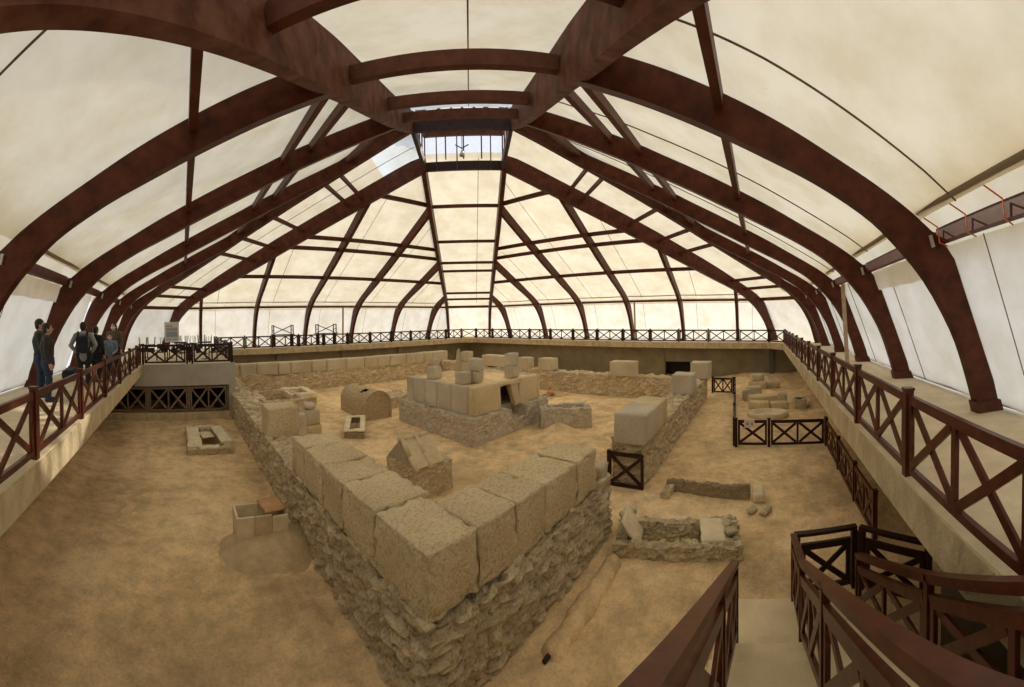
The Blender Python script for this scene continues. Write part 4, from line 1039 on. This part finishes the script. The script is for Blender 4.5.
# information board
t = thing('information_board', (-13.35, 5.35, .005), 'white information board with pictures standing behind the platform railing', 'sign')
bm = bmesh.new(); bar(bm, (-13.2, 5.42, 0), (-13.2, 5.42, 1.3), .05, .05); bar(bm, (-12.75, 5.48, 0), (-12.75, 5.48, 1.3), .05, .05); link('stand', bm, 'dark_metal', t)
bdir = Vector((.66, .10, 0)); b0 = Vector((-13.32, 5.32, 1.02)); bn = Vector((.10, -.66, 0)).normalized()
def bpatch(u0, u1, z0, z1, off, mat, name):
    bm = bmesh.new(); p = [b0 + bdir*u0 + Vector((0, 0, z0)), b0 + bdir*u1 + Vector((0, 0, z0)), b0 + bdir*u1 + Vector((0, 0, z1)), b0 + bdir*u0 + Vector((0, 0, z1))]
    v = [bm.verts.new(q + bn*off) for q in p] + [bm.verts.new(q + bn*(off-.015)) for q in p]
    for q in ((0, 1, 2, 3), (7, 6, 5, 4), (0, 4, 5, 1), (1, 5, 6, 2), (2, 6, 7, 3), (3, 7, 4, 0)): bm.faces.new([v[i] for i in q])
    link(name, bm, mat, t)
bpatch(0, 1.08, 0, 1.0, 0, 'paper', 'panel'); bpatch(.12, .95, .26, .52, .008, 'poster_blue', 'picture'); bpatch(.12, .95, .55, .72, .008, 'poster_grey', 'picture'); bpatch(.12, .6, .76, .84, .008, 'poster_pink', 'caption_band'); bpatch(.12, .5, .12, .18, .008, 'poster_grey', 'caption_band'); bpatch(.6, .95, .12, .18, .008, 'poster_grey', 'caption_band')
# upturned trestles on the far left walkway
for i, xc in enumerate((-4.5, -.75)):
    t = thing('trestle_table', (xc, 15.6, 0), 'dark trestle table turned up on the far left walkway, %s of the two' % ('left' if i == 0 else 'right'), 'table', 'trestle tables on the far walkway')
    bm = bmesh.new(); box(bm, xc-.95, xc+.95, 15.25, 15.95, .92, .98); link('table_top', bm, 'dark_railing_wood', t)
    for s in (-1, 1):
        bm = bmesh.new(); bar(bm, (xc+s*.75, 15.6, 0), (xc+s*.75, 15.6, .92), .07, .3); link('leg', bm, 'dark_railing_wood', t)
    for s in (-1, 1):
        bm = bmesh.new()
        for yy in (15.32, 15.88): bar(bm, (xc+s*.80, yy, .98), (xc+s*.80, yy, 1.72), .07, .07)
        bar(bm, (xc+s*.80, 15.32, 1.69), (xc+s*.80, 15.88, 1.69), .07, .07); bar(bm, (xc+s*.80, 15.32, 1.3), (xc+s*.80, 15.88, 1.3), .05, .05); link('upturned_leg', bm, 'dark_railing_wood', t)
    bm = bmesh.new()
    for s in (-1, 1): bar(bm, (xc-.78, 15.6, 1.35+s*.33), (xc+.78, 15.6, 1.35-s*.33), .06, .05)
    link('cross_brace', bm, 'dark_railing_wood', t)

# ------------------------------------------------------------------ visitors on the left walkway
def remesh(bm, name, mat, parent, vox, smooth_it=3):
    me = D.meshes.new('tmp'); bm.to_mesh(me); bm.free(); ob = D.objects.new('tmp', me); COL.objects.link(ob)
    rm = ob.modifiers.new('r', 'REMESH'); rm.mode = 'VOXEL'; rm.voxel_size = vox
    s = ob.modifiers.new('s', 'SMOOTH'); s.iterations = smooth_it; s.factor = .5
    dg = bpy.context.evaluated_depsgraph_get(); dg.update()
    m2 = D.meshes.new_from_object(ob.evaluated_get(dg)); m2.name = name
    D.objects.remove(ob); D.meshes.remove(me)
    m2.materials.clear(); m2.materials.append(MATS[mat])
    for p in m2.polygons: p.use_smooth = True
    o = D.objects.new(name, m2); COL.objects.link(o); o.parent = parent; o['_at'] = tuple(parent['_at']) if parent else (0, 0, 0)
    return o
def limb(bm, pts, rad):
    pts = [Vector(p) for p in pts]
    P2, R2 = [], []
    for i in range(len(pts)-1):
        for k in range(4):
            t = k/4; P2.append(pts[i].lerp(pts[i+1], t)); R2.append(rad[i]*(1-t) + rad[i+1]*t)
    P2.append(pts[-1]); R2.append(rad[-1])
    tube(bm, P2, R2, 12)
    for p, r in ((pts[0], rad[0]), (pts[-1], rad[-1])): ball(bm, p, r*.98, seg=10)
    for p, r in zip(pts[1:-1], rad[1:-1]): ball(bm, p, r, seg=10)
def person(loc, face, height, label, top, legs, hair='hair_dark', mask=False, hips=False, arms='down', hood=False, pack=False, longhair=False, look=0, phone=False):
    """Standing figure; local frame: +y is the way it faces, unit = its own height."""
    S = height
    root = thing('person', Vector(loc), label, 'person')
    root['_at'] = (0, 0, 0)
    rzp = math.atan2(face[1], face[0]) - PI/2
    A = {}
    sh = .118; hipw = .055
    J = dict(neck=(0, -.005, .845), head=(0, .01, .93), chest=(0, -.005, .72), waist=(0, 0, .60), pel=(0, 0, .52))
    armL, armR = {}, {}
    if hips:
        el = lambda s: ((s*.20), -.05, .645); wr = lambda s: ((s*.125), .01, .535); hd = lambda s: ((s*.075), .045, .530)
    elif arms == 'fold':
        el = lambda s: ((s*.15), .02, .63); wr = lambda s: ((s*.04), .12, .68); hd = lambda s: ((-s*.02), .135, .70)
    elif arms == 'rail':
        el = lambda s: ((s*.14), .03, .64); wr = lambda s: ((s*.10), .15, .60); hd = lambda s: ((s*.085), .195, .585)
    else:
        el = lambda s: ((s*.150), -.02, .635); wr = lambda s: ((s*.155), .02, .50); hd = lambda s: ((s*.152), .035, .455)
    def V(p): return Vector(p)*S
    bm = bmesh.new()
    limb(bm, [V((0, 0, .50)), V((0, 0, .60)), V((0, -.008, .72)), V((0, -.012, .79))], [.080*S, .070*S, .088*S, .070*S])
    for s in (-1, 1):
        limb(bm, [V((s*.03, -.01, .79)), V((s*sh, -.012, .80))], [.055*S, .036*S])
        limb(bm, [V((s*sh, -.012, .80)), V(el(s)), V(wr(s))], [.034*S, .026*S, .018*S])
        # palm, four fingers and a thumb
        w0, h0 = V(wr(s)), V(hd(s)); d = (h0-w0).normalized(); up_ = Vector((0, 0, 1)) if abs(d.z) < .8 else Vector((0, 1, 0))
        ax = d.cross(up_).normalized(); nn = ax.cross(d)
        limb(bm, [w0, w0 + d*.048*S], [.017*S, .021*S])
        for k in range(4):
            o = up_.cross(d).cross(d).normalized()*(-1)*((k-1.5)*.0105*S); L = (.040, .047, .044, .034)[k]*S
            base = w0 + d*.050*S + o
            limb(bm, [base, base + d*L*.5 + ax*s*.003*S, base + d*L*.9 + ax*s*.012*S], [.0062*S, .0058*S, .005*S])
        tb = w0 + d*.02*S + nn*.016*S
        limb(bm, [tb, tb + d*.020*S + nn*.014*S, tb + d*.040*S + nn*.018*S], [.0075*S, .0068*S, .0055*S])
        limb(bm, [V((s*hipw, 0, .50)), V((s*.058, .012, .285)), V((s*.06, -.01, .05))], [.066*S, .040*S, .024*S])
        limb(bm, [V((s*.06, -.015, .025)), V((s*.068, .075, .016))], [.026*S, .017*S])
    limb(bm, [V((0, -.012, .80)), V((0, .0, .875))], [.040*S, .034*S])
    hc = V((0, .008, .935))
    ball(bm, hc, .060*S, (.80, .98, 1.08), 18); ball(bm, V((0, .028, .903)), .040*S, (.85, .9, .95), 12)
    nose = bmesh.new(); ball(bm, V((0, .072, .925)), .012*S, (.7, 1.0, 1.3), 8)
    for s in (-1, 1): ball(bm, V((s*.050, .0, .925)), .014*S, (.45, .8, 1.2), 8)
    mroot = Matrix.Translation(Vector(loc)) @ Matrix.Rotation(rzp, 4, 'Z')
    def fin(bm, name, mat, vox, sm_=3):
        bmesh.ops.transform(bm, matrix=mroot, verts=bm.verts[:])
        o = remesh(bm, name, mat, root, vox, sm_); o.location = -Vector(loc); return o
    fin(bm, 'body', 'skin', .0085*S/1.9, 2)
    # top
    bm = bmesh.new()
    limb(bm, [V((0, 0, .47)), V((0, 0, .60)), V((0, -.008, .72)), V((0, -.012, .795))], [.094*S, .086*S, .100*S, .074*S])
    for s in (-1, 1):
        limb(bm, [V((s*.03, -.012, .795)), V((s*sh, -.012, .80))], [.062*S, .046*S])
        limb(bm, [V((s*sh, -.012, .80)), V(el(s)), V(el(s)).lerp(V(wr(s)), .9)], [.044*S, .036*S, .029*S])
    if hood: ball(bm, V((0, -.055, .825)), .06*S, (1.25, .8, .75), 12)
    ball(bm, V((0, -.008, .835)), .044*S, (1.1, 1.1, .5), 12)
    fin(bm, 'jacket' if top != 'shirt_blue' else 'shirt', top, .014*S/1.9)
    bm = bmesh.new()
    limb(bm, [V((0, 0, .50)), V((0, 0, .56))], [.088*S, .082*S])
    for s in (-1, 1): limb(bm, [V((s*hipw, 0, .50)), V((s*.058, .012, .285)), V((s*.06, -.008, .045))], [.074*S, .050*S, .042*S])
    fin(bm, 'trousers', legs, .014*S/1.9)
    for s in (-1, 1):
        bm = bmesh.new(); limb(bm, [V((s*.06, -.018, .026)), V((s*.068, .085, .018))], [.031*S, .022*S]); fin(bm, 'shoe', 'shoe', .012*S/1.9, 1)
    bm = bmesh.new()
    ball(bm, V((0, -.006, .948)), .066*S, (.84, .96, .98), 18); ball(bm, V((0, -.028, .915)), .052*S, (.9, .7, 1.0), 12)
    if longhair: limb(bm, [V((0, -.04, .93)), V((0, -.055, .84)), V((0, -.06, .76))], [.055*S, .055*S, .035*S])
    # trim the hair away from the face
    geom = bm.verts[:] + bm.edges[:] + bm.faces[:]
    bmesh.ops.bisect_plane(bm, geom=geom, plane_co=V((0, .045, .965)), plane_no=Vector((0, 1, -.55)), clear_outer=True)
    bmesh.ops.holes_fill(bm, edges=[e2 for e2 in bm.edges if e2.is_boundary])
    fin(bm, 'hair', hair, .010*S/1.9, 2)
    for s in (-1, 1):
        bm = bmesh.new(); ball(bm, V((s*.021, .058, .940)), .0075*S, (1.2, .6, .8), 8); bmesh.ops.transform(bm, matrix=mroot, verts=bm.verts[:])
        o = link('eye', bm, 'eye_dark', None, smooth=True); o.parent = root; o.location = -Vector(loc)
    bm = bmesh.new()
    if mask: ball(bm, V((0, .040, .908)), .043*S, (.95, .95, .78), 14); nm, mt = 'face_mask', 'mask_white'
    else: ball(bm, V((0, .063, .895)), .012*S, (1.5, .5, .4), 8); nm, mt = 'mouth', 'lips'
    bmesh.ops.transform(bm, matrix=mroot, verts=bm.verts[:]); o = link(nm, bm, mt, None, smooth=True); o.parent = root; o.location = -Vector(loc)
    if pack: root['_pack'] = True
    return root, mroot, S
person((-16.15, -3.75, 0), (.95, .30), 2.06, 'masked person in a dark green shirt and blue jeans, farthest left, against the wall', 'shirt_green', 'jeans', mask=True, arms='fold')
person((-15.75, -4.25, 0), (.93, .36), 1.93, 'person in a dark brown jacket and jeans standing before the masked one at far left', 'jacket_dark', 'jeans', arms='down')
rt, mr, S = person((-15.50, -1.75, 0), (-.10, 1), 1.98, 'person in a grey hoodie with a black backpack seen from behind, hands on hips', 'hoodie_grey', 'black_cloth', hips=True, hood=True)
b = thing('backpack', mr @ Vector((0, -.16*S/1.9*1.0, .62*S)), 'black backpack worn by the person in the grey hoodie', 'backpack'); b['_at'] = (0, 0, 0)
bm = block_bm(.19*S, .10*S, .26*S, (0, -.155*S, .53*S), 0, .04, .012, .06, 700, None, 0); bmesh.ops.transform(bm, matrix=mr, verts=bm.verts[:])
o = link('bag', bm, 'black_cloth', None, smooth=True, recalc=False); o.parent = b; o.location = -b.location
bm = block_bm(.14*S, .03*S, .11*S, (0, -.212*S, .55*S), 0, .03, .006, .02, 701, None, 0); bmesh.ops.transform(bm, matrix=mr, verts=bm.verts[:])
o = link('pocket', bm, 'black_cloth', None, smooth=True, recalc=False); o.parent = b; o.location = -b.location
for s in (-1, 1):
    bm = bmesh.new(); tube(bm, [Vector(p)*S for p in ((s*.07, -.12, .78), (s*.075, -.06, .852), (s*.075, .05, .842), (s*.080, .105, .74), (s*.10, .06, .62), (s*.085, -.10, .56))], .016*S, 8); bmesh.ops.transform(bm, matrix=mr, verts=bm.verts[:])
    o = link('strap', bm, 'black_cloth', None, smooth=True); o.parent = b; o.location = -b.location
person((-15.28, -1.02, 0), (.4, 1), 1.86, 'person in dark clothes half hidden behind the one with the backpack', 'black_cloth', 'black_cloth')
person((-14.93, -.42, 0), (.1, -1), 1.60, 'masked child in a blue-grey shirt standing at the left railing', 'shirt_blue', 'jeans', mask=True, arms='rail')
person((-15.02, .85, 0), (-.2, -1), 1.98, 'masked woman with long dark hair in an olive jacket behind the child', 'olive_jacket', 'black_cloth', mask=True, longhair=True)
bm = block_bm(.45, .7, .40, (-16.35, -.55, 0), .1, .06, .03, .12, 705, None, 0)
tag(link('bag', bm, 'black_cloth', loc=(-16.35, -.55, 0), smooth=True, recalc=False), 'black bag on the walkway floor by the left curtain', 'bag')

for o in D.objects:
    for k in ('_at', '_pack'):
        if k in o: del o[k]
